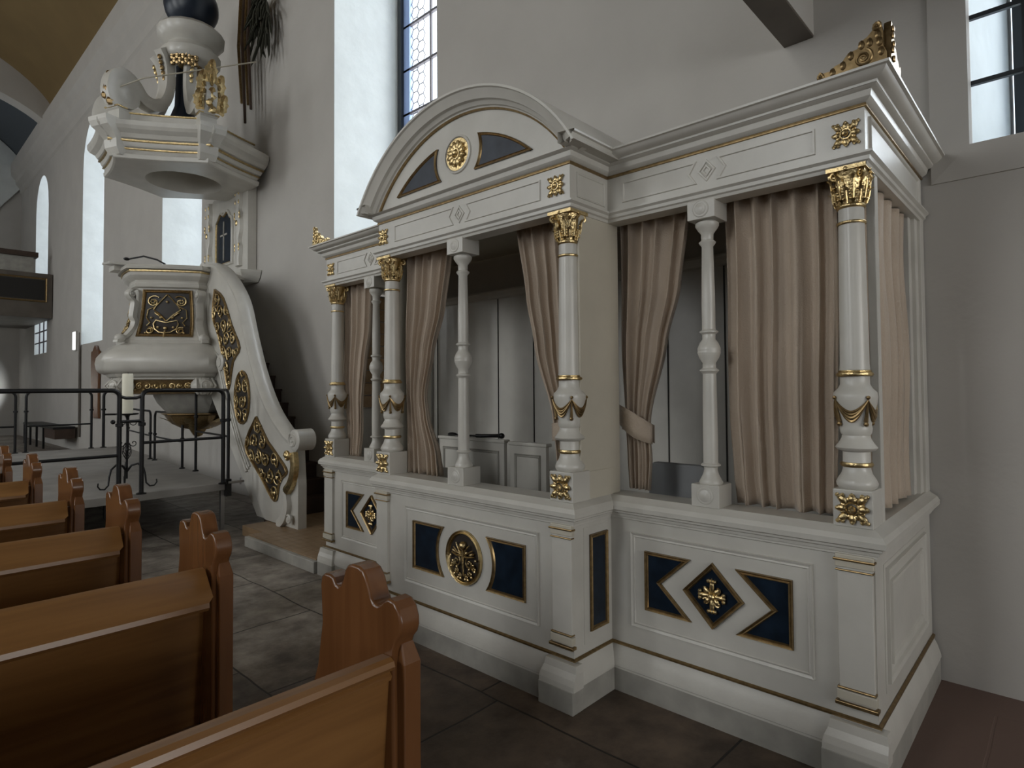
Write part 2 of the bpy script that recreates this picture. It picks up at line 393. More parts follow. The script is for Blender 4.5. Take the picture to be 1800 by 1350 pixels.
for i, (a, b) in enumerate(WIN_R):
    w = window(i+1, a, b, i in (0,))
    if i == 4:
        g = MB()
        for k in (1, 2): g.box(XW+.02, XW+.05, a+(b-a)*k/3-.03, a+(b-a)*k/3+.03, SILL, 4.1)
        for z in (3.35, 3.72): g.box(XW+.02, XW+.05, a, b, z-.02, z+.02)
        g.build('casement_bars', 'lead', w, smooth=0)
# ------------------------------------------------------------------ ornaments
def rosette(mb, c, s, U, V, N, petals=8, square=True):
    U, V, N = Vector(U), Vector(V), Vector(N); c = Vector(c)
    mb.ball(c+N*s*.12, s*.13, 8)
    mb.tube([c+N*s*.07+(U*math.cos(t*PI/6)+V*math.sin(t*PI/6))*s*.2 for t in range(13)], s*.045, 6)
    for k in range(petals):
        a = 2*PI*k/petals+PI/petals*(0 if square else 1); d = U*math.cos(a)+V*math.sin(a); t = -U*math.sin(a)+V*math.cos(a)
        L = s*(.36 if not square or k % 2 == 0 else .46)
        mb.ball(c+d*(L-.03*s)+N*s*.04, (s*.19, s*.13, s*.09), 8, (d, t, N))
        mb.ball(c+d*(L+s*.10)+N*s*.07, s*.075, 6)
        a2 = a+PI/petals; d2 = U*math.cos(a2)+V*math.sin(a2); mb.ball(c+d2*s*.30+N*s*.02, (s*.12, s*.07, s*.06), 6, (d2, N.cross(d2), N))
    if square:
        for sx in (-1, 1):
            for sy in (-1, 1):
                for q in (.0, .16): mb.ball(c+U*sx*s*(.46-q)+V*sy*s*(.44)+N*s*.03, s*.075, 6)
def leaf(mb, base, tip, out, w, nrm, n=5):
    """curled acanthus leaf from base to tip, bulging along out"""
    base, tip, out = Vector(base), Vector(tip), Vector(out); sd = (tip-base).cross(out).normalized()
    def fn(u, v):
        k = (u-.5)*2; p = base+(tip-base)*v+out*(.35*math.sin(v*PI*.5)**2+ (1.1*(v-.72)**2*9 if v > .72 else 0)*.6)
        ww = w*(.75+.35*math.sin(v*PI))*(1-.55*max(0, v-.75)/.25)*(1+.16*math.sin(v*PI*7))
        return tuple(p+sd*(k*ww)+out*(.22*(1-abs(k))+.0))
    return mb.grid(fn, 4, 9)
def spiral(c, U, V, r0, turns, a0, sgn=1, n=None, r1=.12):
    n = n or int(14*turns)+4; c, U, V = Vector(c), Vector(U), Vector(V)
    return [c+(U*math.cos(a0+sgn*2*PI*turns*k/n)+V*math.sin(a0+sgn*2*PI*turns*k/n))*(r0*(1-(1-r1)*k/n)) for k in range(n+1)]
def inside(p, poly):
    x, y = p; c = False; j = len(poly)-1
    for i in range(len(poly)):
        xi, yi = poly[i]; xj, yj = poly[j]
        if (yi > y) != (yj > y) and x < (xj-xi)*(y-yi)/(yj-yi)+xi: c = not c
        j = i
    return c
def tracery(mb, poly, mp, s, seed=1, r=.007):
    """pierced scrollwork filling an outline: spirals, stems, leaves and berries"""
    rnd = random.Random(seed); us = [p[0] for p in poly]; vs = [p[1] for p in poly]
    pts = []
    u = min(us)+s*.5; row = 0
    v = min(vs)+s*.5
    while v < max(vs):
        u = min(us)+s*(.5+.5*(row % 2))
        while u < max(us):
            if inside((u, v), poly): pts.append((u, v, row))
            u += s
        v += s*.9; row += 1
    for (u, v, rw) in pts:
        sg = 1 if rnd.random() < .5 else -1; a0 = rnd.random()*6.28
        P = [(u+s*.48*(1-.8*k/20)*math.cos(a0+sg*k*.42), v+s*.48*(1-.8*k/20)*math.sin(a0+sg*k*.42)) for k in range(21)]
        P = [p for p in P if inside(p, poly)]
        if len(P) > 3: mb.tube([mp(p[0], p[1], r*.9) for p in P], r, 6)
        c = mp(u, v, r*1.3); mb.ball(c, r*1.6, 7)
        for k in range(3):
            a = a0+2.1*k; q = (u+s*.3*math.cos(a), v+s*.3*math.sin(a))
            if inside(q, poly):
                A = Vector(mp(q[0]+math.cos(a), q[1]+math.sin(a), 0))-Vector(mp(q[0], q[1], 0)); B = Vector(mp(q[0]-math.sin(a), q[1]+math.cos(a), 0))-Vector(mp(q[0], q[1], 0))
                mb.ball(mp(q[0], q[1], r), (s*.13, s*.045, r*1.0), 6, (A.normalized(), B.normalized(), A.cross(B).normalized()))
def moulding(poly, mp, w, h, base=0, closed=True):
    prof = [(0, base), (-w*.1, base+h), (-w*.35, base+h*.75), (-w*.5, base+h*.5), (-w*.75, base+h*.8), (-w, base)]
    # orient so that the profile lies inside the outline
    A = sum(poly[i][0]*poly[(i+1) % len(poly)][1]-poly[(i+1) % len(poly)][0]*poly[i][1] for i in range(len(poly)))
    if A < 0: poly = poly[::-1]
    return MB().sweep(poly, prof, mp, closed=closed)
# ------------------------------------------------------------------ the enclosed box pew
XR, XC = 2.88, 2.53                 # front planes of side bays / centre bay
YR, YA, YB, YL = .63, 1.93, 3.655, 4.985
outline = [(4.15, YR), (XR, YR), (XR, YA), (XC, YA), (XC, YB), (XR, YB), (XR, YL), (4.15, YL)]   # travelling: outward is ...
outline = outline                    # outward normal of (d.y,-d.x): first leg goes -X, normal = (0, +1): flip below
outl = outline[::-1]
L = thing('enclosed_box_pew', 'large white and gold enclosed pew with columns, arched pediment and curtained openings along the wall', 'box pew', (3.4, 2.8, 0))
def run(prof, m, name, par=L, sm=25):
    return MB().sweep(outl, prof, plan).build(name, m, par, smooth=sm)
run([(.035, 0), (.035, .12)], 'greypaint', 'plinth')
run([(.035, .12), (.034, .13), (.04, .135), (.038, .15), (.03, .175), (.022, .2), (.012, .22), (.006, .238)], 'paint', 'plinth_moulding')
run([(.006, .238), (.014, .242), (.014, .250), (.002, .256)], 'oldgold', 'gilt_bead')
run([(0, .25), (0, .94)], 'paint', 'dado')
rail = run([(0, .93), (.012, .935), (.012, .945), (.02, .948), (.024, .962), (.034, .968), (.036, .978), (.050, .985), (.052, 1.008), (.040, 1.03), (.012, 1.048), (.0, 1.058), (-.16, 1.058), (-.16, .93)], 'paint', 'rail')
def panel_bay(c, X, kind, par_name):
    mp = front(X)
    half = .465 if kind == 'diamond' else .595
    body = MB(); body.plate([(c-half, .37), (c+half, .37), (c+half, .865), (c-half, .865)], -.01, .004, mp)
    P = body.build('front_panel', 'paint', L, smooth=0)
    moulding([(c-half, .362), (c+half, .362), (c+half, .868), (c-half, .868)], mp, .03, .013).build('panel_frame', 'paint', P, smooth=20)
    zc = .625
    if kind == 'diamond':
        for sg in (-1, 1):
            poly = [(c+sg*.378, zc+.155), (c+sg*.112, zc+.155), (c+sg*.282, zc), (c+sg*.112, zc-.158), (c+sg*.378, zc-.158)]
            MB().plate(poly, 0, .006, mp).build('blue_inlay', 'navy', P, smooth=0)
            moulding(poly, mp, .022, .014, .004).build('gilt_frame', 'oldgold', P, smooth=20)
        d = [(c-.158, zc), (c, zc+.163), (c+.158, zc), (c, zc-.163)]
        MB().plate(d, 0, .006, mp).build('diamond_ground', 'navy', P, smooth=0)
        moulding(d, mp, .024, .018, .004).build('gilt_frame', 'oldgold', P, smooth=20)
        r = MB(); cc = Vector((X-.008, c, zc))
        for k in range(4):
            a = PI/2*k+PI/2; dd = Vector((0, math.cos(a), math.sin(a))); tt = Vector((0, -math.sin(a), math.cos(a)))
            ln = .085 if k % 2 == 0 else .07
            r.ball(cc+dd*ln*.55+Vector((-.008, 0, 0)), (ln*.5, .013, .010), 8, (dd, tt, Vector((1, 0, 0))))
            for q in (-1, 0, 1): r.ball(cc+dd*(ln*.86)+tt*q*.016+Vector((-.010, 0, 0)), .011, 6)
            d2 = (dd+tt).normalized(); r.ball(cc+d2*.034+Vector((-.008, 0, 0)), (.026, .012, .012), 8, (d2, d2.cross(Vector((1, 0, 0))), Vector((1, 0, 0))))
            r.tube(spiral(cc+d2*.04+Vector((-.012, 0, 0)), dd, tt, .018, 1.2, k), .004, 5)
        r.ball(cc+Vector((-.016, 0, 0)), .018, 10)
        r.build('gilt_ornament', 'gold', P)
    else:
        for sg in (-1, 1):
            arc = [(c+sg*.245*math.cos(t), zc+.245*math.sin(t)) for t in [(-.70+1.40*k/14) for k in range(15)]]
            poly = [(c+sg*.50, zc-.158)] + arc + [(c+sg*.50, zc+.158)]
            MB().plate(poly, 0, .006, mp).build('blue_inlay', 'navy', P, smooth=0)
            moulding(poly, mp, .022, .014, .004).build('gilt_frame', 'oldgold', P, smooth=20)
        d = [(c+.158*math.cos(2*PI*k/36), zc+.165*math.sin(2*PI*k/36)) for k in range(36)]
        MB().plate(d, 0, .006, mp).build('roundel_ground', 'darkground', P, smooth=0)
        moulding(d, mp, .026, .020, .004).build('gilt_frame', 'gold', P, smooth=40)
        r = MB(); f = lambda u, v, h: (X-.008-h, c+u, zc+v)
        r.ball(f(0, .075, .012), .026, 10); r.tube([f(0, .05, .01), f(0, -.02, .014), f(0, -.11, .008)], lambda t: .012-.007*t, 7)
        for sg in (-1, 1):
            for k, (x, z, q) in enumerate([(.06, .085, 1.0), (.085, .055, .6), (.10, .02, .2)]):
                r.tube([f(sg*.005, .01, .01), f(sg*x*.45, z*.55, .02), f(sg*x, z, .012)], lambda t: .008-.004*t, 6)
            for (x, z, s0) in [(.055, -.025, .035), (.06, -.085, .02), (.095, -.05, .018), (.03, -.11, .014)]:
                r.tube(spiral(f(sg*x, z, .012), (0, 1, 0), (0, 0, 1), s0, 1.4, 1.5, sg), .005, 6)
            for (x, z) in [(.09, -.03), (.105, -.065), (.075, -.105), (.045, -.125), (.02, -.125), (.055, -.06), (.11, 0), (.03, .035)]: r.ball(f(sg*x, z, .012), .009, 6)
            r.ball(f(sg*.075, .03, .012), (.026, .010, .008), 6, (Vector((0, sg, .35)).normalized(), Vector((0, -.35*sg, 1)).normalized(), Vector((1, 0, 0))))
        r.build('gilt_ornament', 'gold', P)
    return P
CR, CC_, CL = 1.335, 2.755, 4.255
panel_bay(CR, XR, 'diamond', 'r'); panel_bay(CC_, XC, 'round', 'c'); panel_bay(CL, XR, 'diamond', 'l')
# narrow blue panel on the return of the centre bay, and frames on the end walls
mp = side(YA)
pp = MB().plate([(XC+.09, .30), (XR-.01, .30), (XR-.01, .91), (XC+.09, .91)], -.01, .002, mp).build('return_panel', 'paint', L, smooth=0)
pl = [(2.668, .355), (2.835, .355), (2.835, .868), (2.668, .868)]
MB().plate(pl, 0, .005, mp).build('blue_inlay', 'navy', pp, smooth=0)
moulding(pl, mp, .026, .012, .002).build('gilt_frame', 'oldgold', pp, smooth=20)
mp = side(YR)
pp = MB().plate([(3.02, .33), (3.98, .33), (3.98, .88), (3.02, .88)], -.01, .002, mp).build('end_panel', 'paint', L, smooth=0)
moulding([(3.05, .36), (3.95, .36), (3.95, .86), (3.05, .86)], mp, .035, .016).build('panel_frame', 'paint', pp, smooth=20)
moulding([(3.13, .42), (3.87, .42), (3.87, .79), (3.13, .79)], mp, .03, .012).build('panel_frame', 'paint', pp, smooth=20)
# pilasters with gilt bands, standing on blocks of the plinth
def pilaster(X, y0, y1, lo_c, hi_c):
    a = MB(); a.box(X-.022, X+.005, y0, y1, .30, .92)
    P = a.build('pilaster', 'paint', L, smooth=0, bevel=.003)
    for z, w, h in ((.918, .012, .010), (.873, .005, .007), (.378, .005, .008), (.315, .014, .016)):
        b = MB(); b.box(X-.03-w*.6, X, y0-w, y1+w, z-h*.5, z+h*.5)
        b.build('gilt_band', 'oldgold', P, smooth=0, bevel=.003)
    MB().box(X-.028, X, y0-.006, y1+.006, .885, .94).build('pilaster_capital', 'cream', P, smooth=0, bevel=.003)
    MB().box(X-.032, X, y0-.008, y1+.008, .33, .37).build('pilaster_foot', 'cream', P, smooth=0, bevel=.003)
    q = MB(); yo0, yo1 = y0-.035, y1+.035
    e0 = (lambda o: lo_c-.001-min(o, .042)) if lo_c else (lambda o: yo0-o+.035)
    e1 = (lambda o: hi_c+.001+min(o, .042)) if hi_c else (lambda o: yo1+o-.035)
    q.rings([[(X-o, e0(o), z), (X-o, e1(o), z), (X+.02, e1(o), z), (X+.02, e0(o), z)] for o, z in ((.036, .236), (.042, .2), (.055, .17), (.062, .14), (.062, .115))])
    q.build('block_moulding', 'paint', P, smooth=0)
    q = MB(); q.box(X-.066, X+.02, (lo_c-.038) if lo_c else yo0-.031, (hi_c+.038) if hi_c else yo1+.031, 0, .115); q.build('block', 'greypaint', P, smooth=0, bevel=.003)
    return P
pilaster(XR, YR+.005, YR+.14, YR, 0); pilaster(XC, YA-.004, YA+.125, YA, 0); pilaster(XC, YB-.125, YB+.004, 0, YB); pilaster(XR, YL-.14, YL-.005, 0, YL)
# columns on boxes with rosettes
def column(X, Y, label=None):
    cx, cy = X+.065, Y
    k = MB()
    k.lathe(cx, cy, [(.066, 1.21), (.078, 1.222), (.081, 1.235), (.074, 1.252), (.060, 1.275), (.054, 1.295), (.053, 1.37), (.075, 1.378), (.082, 1.388), (.066, 1.41), (.056, 1.428), (.054, 1.44),
                     (.060, 1.45), (.063, 1.47), (.060, 1.485), (.068, 1.52), (.082, 1.575), (.087, 1.605), (.083, 1.625), (.066, 1.643), (.058, 1.66), (.0575, 1.69), (.060, 1.71), (.057, 1.75), (.0535, 2.1), (.050, 2.42), (.05, 2.44)], 32)
    P = k.build('column', 'paint', L, smooth=40)
    b = MB(); b.box(X-.015, X+.14, Y-.077, Y+.077, 1.055, 1.212); b.build('base_block', 'paint', P, smooth=0, bevel=.004)
    for z, r, h in ((1.315, .058, .011), (1.703, .066, .010), (1.716, .062, .006), (2.362, .056, .007)):
        g = MB(); g.tube([(cx+(r-.003)*math.cos(t*PI/14), cy+(r-.003)*math.sin(t*PI/14), z) for t in range(29)], h, 6, False)
        g.build('gilt_ring', 'gold', P, smooth=60)
    s = MB()
    for q in range(4):
        a0 = PI/4+q*PI/2
        for j, (dr, sag) in enumerate(((.003, .062), (.006, .075), (.004, .090), (.002, .050))):
            pts = []
            for t in range(13):
                u = t/12; a = a0+u*PI/2; z = 1.592-sag*math.sin(PI*u)**.9
                rr = .0865 if z > 1.58 else (.068+(z-1.52)/(1.58-1.52)*.0155 if z > 1.50 else .063)
                pts.append((cx+(rr+dr)*math.cos(a), cy+(rr+dr)*math.sin(a), z))
            s.tube(pts, lambda t: .0025+.0045*math.sin(PI*t), 6)
        x, y = math.cos(a0), math.sin(a0)
        s.ball((cx+.092*x, cy+.092*y, 1.603), .009, 7)
        s.tube([(cx+.09*x, cy+.09*y, 1.595), (cx+.08*x, cy+.08*y, 1.54), (cx+.072*x, cy+.072*y, 1.50)], lambda t: .003+.006*t, 6)
        s.ball((cx+.073*x, cy+.073*y, 1.49), .011, 7)
    s.build('garland', 'oldgold', P)
    c = MB(); c.lathe(cx, cy, [(.053, 2.425), (.058, 2.43), (.058, 2.44), (.052, 2.447), (.055, 2.50), (.064, 2.56), (.072, 2.585), (.05, 2.6)], 24)
    for tier, (z0, z1, r0, n, o) in enumerate(((2.44, 2.505, .055, 8, 0), (2.46, 2.56, .058, 8, .5))):
        for q in range(n):
            a = 2*PI*(q+o)/n; d = Vector((math.cos(a), math.sin(a), 0)); ctr = Vector((cx, cy, 0))
            leaf(c, ctr+d*(r0-.002)+Vector((0, 0, z0)), ctr+d*(r0+.010)+Vector((0, 0, z1)), d*.026, .0175, None)
            c.tube([ctr+d*(r0+.006)+Vector((0, 0, z0)), ctr+d*(r0+.017)+Vector((0, 0, (z0+z1)/2)), ctr+d*(r0+.020)+Vector((0, 0, z1-.006))], .004, 5)
            for w in (-1, 1):
                t3 = Vector((-d.y, d.x, 0))*w
                for e3 in (.3, .6): c.ball(ctr+d*(r0+.010)+t3*.014+Vector((0, 0, z0+(z1-z0)*e3)), .006, 5)
    for q in range(4):
        a = PI/4+q*PI/2; d = Vector((math.cos(a), math.sin(a), 0)); ctr = Vector((cx, cy, 2.563))
        c.tube(spiral(ctr+d*.078, d, (0, 0, 1), .020, 1.3, PI/2, -1), .007, 6); c.ball(ctr+d*.078, .012, 6)
        e = Vector((math.cos(a-PI/4), math.sin(a-PI/4), 0)); c.ball(Vector((cx, cy, 2.588))+e*.072, .012, 6)
    c.box(cx-.078, cx+.078, cy-.078, cy+.078, 2.583, 2.600)
    c.build('capital', 'gold', P, smooth=50)
    r = MB(); rosette(r, (X-.017, Y, 1.134), .125, (0, 1, 0), (0, 0, 1), (-1, 0, 0)); r.build('rosette', 'gold', P)
    return P
colY = (YR+.075, YA+.065, YB-.065, YL-.08)
for X, Y in ((XR, colY[0]), (XC, colY[1]), (XC, colY[2]), (XR, colY[3])): column(X, Y)
# slim balusters in the middle of the openings
def baluster(X, Y):
    cx = X+.06; k = MB()
    k.lathe(cx, Y, [(.056, 1.165), (.058, 1.175), (.050, 1.19), (.038, 1.215), (.033, 1.235), (.034, 1.25), (.048, 1.256), (.048, 1.262), (.036, 1.27), (.0365, 1.4), (.033, 1.72), (.047, 1.735), (.047, 1.74), (.033, 1.75), (.032, 1.775), (.048, 1.80),
                     (.056, 1.825), (.0565, 1.83), (.055, 1.835), (.0565, 1.84), (.056, 1.85), (.045, 1.878), (.032, 1.895), (.033, 1.92), (.046, 1.93), (.046, 1.935), (.033, 1.945), (.0335, 2.1), (.028, 2.37), (.040, 2.385), (.042, 2.392), (.03, 2.402), (.031, 2.435), (.050, 2.46), (.058, 2.475), (.058, 2.488), (.044, 2.5)], 28)
    P = k.build('baluster', 'paint', L, smooth=40)
    for z0, z1 in ((1.055, 1.166), (2.5, 2.595)): MB().box(X-.012, X+.135, Y-.073, Y+.073, z0, z1).build('baluster_block', 'paint', P, smooth=0, bevel=.003)
    for z in (1.112, 2.55):
        d = MB()
        for r0, r1, h in ((.043, .038, .004), (.03, .024, .008), (.016, .006, .012)):
            d.rings([[(X-.010-hh, Y+r*math.cos(t*PI/10), z+r*math.sin(t*PI/10)) for t in range(20)] for r, hh in ((r0, 0), (r0, h), (r1, h+.003))])
        d.build('turned_disc', 'paint', P)
baluster(XR, 1.365); baluster(XC, 2.83); baluster(XR, 4.29)
# boards closing the returns, corner posts, roof
MB().box(XC+.05, XR+.02, YA-.006, YA, 1.056, 1.205).build('return_plinth', 'cream', L, smooth=0, bevel=.003)
b = MB(); b.box(XC+.075, XR+.10, YA+.0, YA+.035, 1.056, 2.6); b.build('return_board', 'cream', L, smooth=0, bevel=.003)
b = MB(); b.box(XC+.075, XR+.10, YB-.035, YB, 1.056, 2.6); b.build('return_board', 'cream', L, smooth=0, bevel=.003)
for y0, y1 in ((YR+.0, YR+.035), (YL-.035, YL)):
    b = MB(); b.box(XR+.15, XR+.205, y0, y1, 1.056, 2.6); b.build('corner_post', 'paint', L, smooth=0, bevel=.003)
    b = MB(); b.box(3.93, 4.16, y0+.03, y1+.03, 1.056, 2.6); b.box(3.99, 4.16, y0+.01, y1, 1.056, 2.6); b.box(4.06, 4.16, y0-.005, y1, 1.056, 2.6); b.build('wall_post', 'paint', L, smooth=0, bevel=.003)
# entablature
en = run([(-.10, 2.96), (-.10, 2.586), (.004, 2.586), (.008, 2.60), (.018, 2.606), (.02, 2.622), (.034, 2.632), (.034, 2.641), (.0, 2.646), (0, 2.84)], 'paint', 'entablature')
cn = run([(.006, 2.852), (.024, 2.862), (.030, 2.868), (.036, 2.892), (.052, 2.896), (.060, 2.902), (-.12, 2.906)], 'paint', 'cornice')
ups = [(.02, 2.904), (.060, 2.904), (.062, 2.914), (.078, 2.918), (.098, 2.934), (.104, 2.944), (.117, 2.947), (.118, 2.957), (.01, 2.965), (.01, 2.91)]
for pth in ([(XC-.112, YA), (XR, YA), (XR, YR), (4.15, YR)], [(4.15, YL), (XR, YL), (XR, YB), (XC-.112, YB)]):
    MB().sweep(pth, ups, plan).build('cornice_top', 'paint', cn, smooth=25)
MB().box(XR-.02, 4.15, YR+.03, YL-.03, 2.915, 2.94).build('roof_boards', 'cream', L, smooth=0)
MB().box(XC+.03, XR-.02, YA+.02, YB-.02, 2.88, 2.90).build('roof_boards', 'cream', L, smooth=0)
gb = run([(0, 2.836), (.009, 2.838), (.009, 2.846), (.006, 2.853)], 'oldgold', 'gilt_bead', cn)
def frieze(X, y0, y1, c):
    mp = front(X); z0, z1 = 2.682, 2.800
    f = MB()
    pr_ = [(0, 0), (-.003, .007), (-.010, .007), (-.013, 0)]
    d = .058
    f.sweep([(y0, z0), (c-.05, z0), (c-.088, (z0+z1)/2), (c-.05, z1), (y0, z1)], pr_, mp, closed=True)
    f.sweep([(c+.05, z0), (y1, z0), (y1, z1), (c+.05, z1), (c+.088, (z0+z1)/2)], pr_, mp, closed=True)
    for s0 in (.058, .034):
        f.sweep([(c, (z0+z1)/2-s0), (c+s0*.85, (z0+z1)/2), (c, (z0+z1)/2+s0), (c-s0*.85, (z0+z1)/2)], pr_, mp, closed=True)
    return f.build('frieze_moulding', 'paint', en, smooth=20)
frieze(XR, .825, 1.83, 1.335); frieze(XC, 2.13, 3.47, 2.795); frieze(XR, 3.76, 4.80, 4.28)
for X, Y in ((XR, .702), (XC, 2.022), (XC, 3.60), (XR, 4.905)):
    r = MB(); rosette(r, (X-.002, Y, 2.738), .105, (0, 1, 0), (0, 0, 1), (-1, 0, 0)); r.build('rosette', 'gold', en)
ef = moulding([(XR+.07, 2.665), (4.05, 2.665), (4.05, 2.818), (XR+.07, 2.818)], side(YR), .018, .010).build('frieze_moulding', 'paint', en, smooth=20)
moulding([(XC+.06, 2.672), (XR-.03, 2.672), (XR-.03, 2.81), (XC+.06, 2.81)], side(YA), .014, .006).build('frieze_moulding', 'paint', en, smooth=20)
# segmental pediment
pc, ph, pR = 2.792, .98, 0
rise = .56; pR = (ph*ph+rise*rise)/(2*rise); pz = 2.902+rise-pR
a_end = math.asin(ph/pR); NS = 40
def arc_pts(r, zmin=2.902):
    a = math.acos(min(1, (zmin-pz)/r)); return [(pc+r*math.sin(-a+2*a*k/NS), pz+r*math.cos(-a+2*a*k/NS)) for k in range(NS+1)]
ty = MB(); ty.plate([(pc-ph+.06, 2.896)]+arc_pts(pR-.03)+[(pc+ph-.06, 2.896)], -.04, .0, front(XC))
PD = ty.build('pediment', 'paint', L, smooth=0)
prof = [(1.064, .0), (1.066, .016), (1.074, .020), (1.078, .034), (1.098, .050), (1.102, .072), (1.120, .082), (1.150, .104), (1.155, .117), (1.168, .118), (1.170, .112)]
kk = pR/1.17
rs = []
for i in range(NS+1):
    t = i/NS; row = []
    for r, h in prof:
        r *= kk; a = math.acos((2.903-pz)/r); th = -a+2*a*t
        row.append((XC-h, pc+r*math.sin(th), pz+r*math.cos(th)))
    r = pR; a = math.acos((2.903-pz)/r); th = -a+2*a*t
    row.append((XC+.75, pc+r*math.sin(th), pz+r*math.cos(th)))
    rs.append(row)
av = MB().open_rings(rs, False)
for e in (rs[0], rs[-1]): av.add(e, [tuple(range(len(e)))])
av.build('archivolt', 'paint', PD, smooth=18)
rs = []
for i in range(NS+1):
    r = 1.060*kk; a = math.acos((2.903-pz)/r); th = -a+2*a*i/NS
    rs.append([(XC-h, pc+(r+d)*math.sin(th), pz+(r+d)*math.cos(th)) for d, h in ((-.004, 0), (-.004, .012), (.006, .017), (.010, .010))])
MB().open_rings(rs, False).build('gilt_bead', 'oldgold', PD, smooth=30)
mp = front(XC); rr = .92
for sg in (-1, 1):
    arc = []
    for k in range(15):
        x = .62-(.62-.185)*k/14; arc.append((pc+.013+sg*x, max(2.985, 2.303+math.sqrt(rr*rr-x*x))))
    inner = [(pc+.013+sg*math.sqrt(max(0, .205**2-(z-3.12)**2)), z) for z in [3.19-(3.19-2.985)*k/8 for k in range(9)]]
    poly = [(pc+.013+sg*.62, 2.98)]+arc+inner
    MB().plate(poly, 0, .006, mp).build('blue_inlay', 'slate', PD, smooth=0)
    moulding(poly, mp, .020, .013, .003).build('gilt_frame', 'oldgold', PD, smooth=20)
ro = MB(); c0 = (XC-.004, pc+.013, 3.122)
ro.rings([[(XC-h, c0[1]+r*math.cos(t*PI/18), 3.122+r*math.sin(t*PI/18)) for t in range(36)] for r, h in ((.122, 0), (.120, .010), (.108, .014), (.103, .004))])
ro.build('roundel_frame', 'paint', PD)
ro = MB(); ro.rings([[(XC-h, c0[1]+r*math.cos(t*PI/18), 3.122+r*math.sin(t*PI/18)) for t in range(36)] for r, h in ((.104, .002), (.102, .008), (.01, .010))])
rosette(ro, (XC-.008, c0[1], 3.122), .155, (0, 1, 0), (0, 0, 1), (-1, 0, 0), petals=12, square=False)
ro.build('gilt_rosette', 'gold', PD)
# gilded corner scrolls on the cornice
def acroterion(y, sg):
    # leafy scroll stepping down from the corner: y = corner, sg = direction along the front
    X = 2.80; a = MB(); z0 = 2.955
    prof = [(0, 0), (.0, .04), (.012, .07), (.012, .13), (.02, .165), (.035, .178), (.048, .168), (.05, .145), (.07, .125), (.095, .115), (.105, .09), (.14, .085), (.165, .055), (.19, .05), (.21, .035), (.235, .035), (.25, .045), (.262, .03), (.255, .005), (.24, 0)]
    a.plate([(y+sg*p, z0+q) for p, q in prof], -.012, .014, front(X))
    for (p, q, r, t) in ((.085, .045, .036, 1.8), (.036, .155, .018, 1.2), (.25, .022, .014, 1.2)):
        a.tube(spiral((X-.016, y+sg*p, z0+q), (0, 1, 0), (0, 0, 1), r, t, 2, sg), .0055, 6); a.ball((X-.014, y+sg*p, z0+q), r*.25, 6)
    for p, q in ((.02, .05), (.025, .09), (.03, .12), (.13, .07), (.16, .04), (.2, .025), (.06, .1), (.09, .1)):
        a.ball((X-.014, y+sg*p, z0+q), (.010, .013, .020), 6)
    # the return along the end, at right angles
    prof2 = [(p*.7, q) for p, q in prof]
    a.plate([(X+p, z0+q) for p, q in prof2], -.014, .012, (lambda u, v, h: (u, y-sg*h, v)))
    for z in (.02, .05, .08, .11, .14): a.ball((X+.02+.01*math.sin(z*90), y-sg*.016, z0+z), (.016, .008, .014), 6)
    return a.build('acroterion', 'gold' if sg < 0 else 'oldgold', L, smooth=35)
acroterion(.525, 1); acroterion(5.07, -1)
# interior: panelled back, floor, ceiling beam
b = MB(); b.box(4.09, 4.15, YR+.07, YL-.05, .12, 2.55)
bk = b.build('back_panelling', 'paint', L, smooth=0)
b = MB(); y = .9
while y < YL-.1:
    b.box(4.083, 4.091, y-.004, y+.004, 1.0, 2.5); y += .44
b.build('panelling_joint', 'dark', bk, smooth=0)
b = MB(); b.sweep([(4.09, YL-.06), (4.09, YR+.08)], [(0, 2.50), (.02, 2.51), (.03, 2.54), (.05, 2.56), (.05, 2.575), (0, 2.58)], plan); b.build('panelling_moulding', 'paint', bk, smooth=0)
b = MB(); b.box(XR, 4.12, YR+.05, YL-.05, .10, .12); b.build('floor_boards', 'plank', L, smooth=0)
# ------------------------------------------------------------------ curtains
def curtain(label, plane, rows, nf, seed, z_tie=None, group='beige curtains of the box pew', along='Y', amp=.022):
    rnd = random.Random(seed); ph = [rnd.uniform(-.5, .5) for _ in range(8)]
    rows = sorted(rows, key=lambda r: -r[0])
    def row(v):
        z = rows[0][0]+(rows[-1][0]-rows[0][0])*v
        for a, b in zip(rows, rows[1:]):
            if z <= a[0]+1e-9 and z >= b[0]-1e-9:
                t = (a[0]-z)/(a[0]-b[0]); t = t*t*(3-2*t)*.5+t*.5
                return z, a[1]+(b[1]-a[1])*t, a[2]+(b[2]-a[2])*t, a[3]+(b[3]-a[3])*t
        return z, rows[-1][1], rows[-1][2], rows[-1][3]
    def fn(u, v):
        z, y0, y1, am = row(v)
        w = abs(y1-y0)
        q = 2*PI*nf*(u+.035*math.sin(2*PI*u+ph[0])+.02*math.sin(4.3*PI*u+ph[1]+v*.8))
        f = math.sin(q)
        f = math.copysign(abs(f)**.75, f)+.30*math.sin(2.37*q+ph[2]+v*2.5)*(.3+.7*v)+.12*math.sin(5.1*q+ph[3]+v*7)*v
        y = y0+(y1-y0)*u+.012*math.sin(q*1.0+1.2)*min(1, w*3)
        x = plane+am*f*amp/.022+.008*math.sin(9*v+ph[4])
        return (x, y, z) if along == 'Y' else (y, x, z)
    m = MB().grid(fn, nf*14, 46)
    o = m.build('curtain', 'curtain', None, smooth=180, solid=.003)
    tag(o, label, 'curtain', group)
    return o, row
def tieback(o, row, rows, z, plane, wall_y, drop=.05):
    zt = rows[0][0]; 
    return o
G = 'beige curtains hung in the box pew openings'
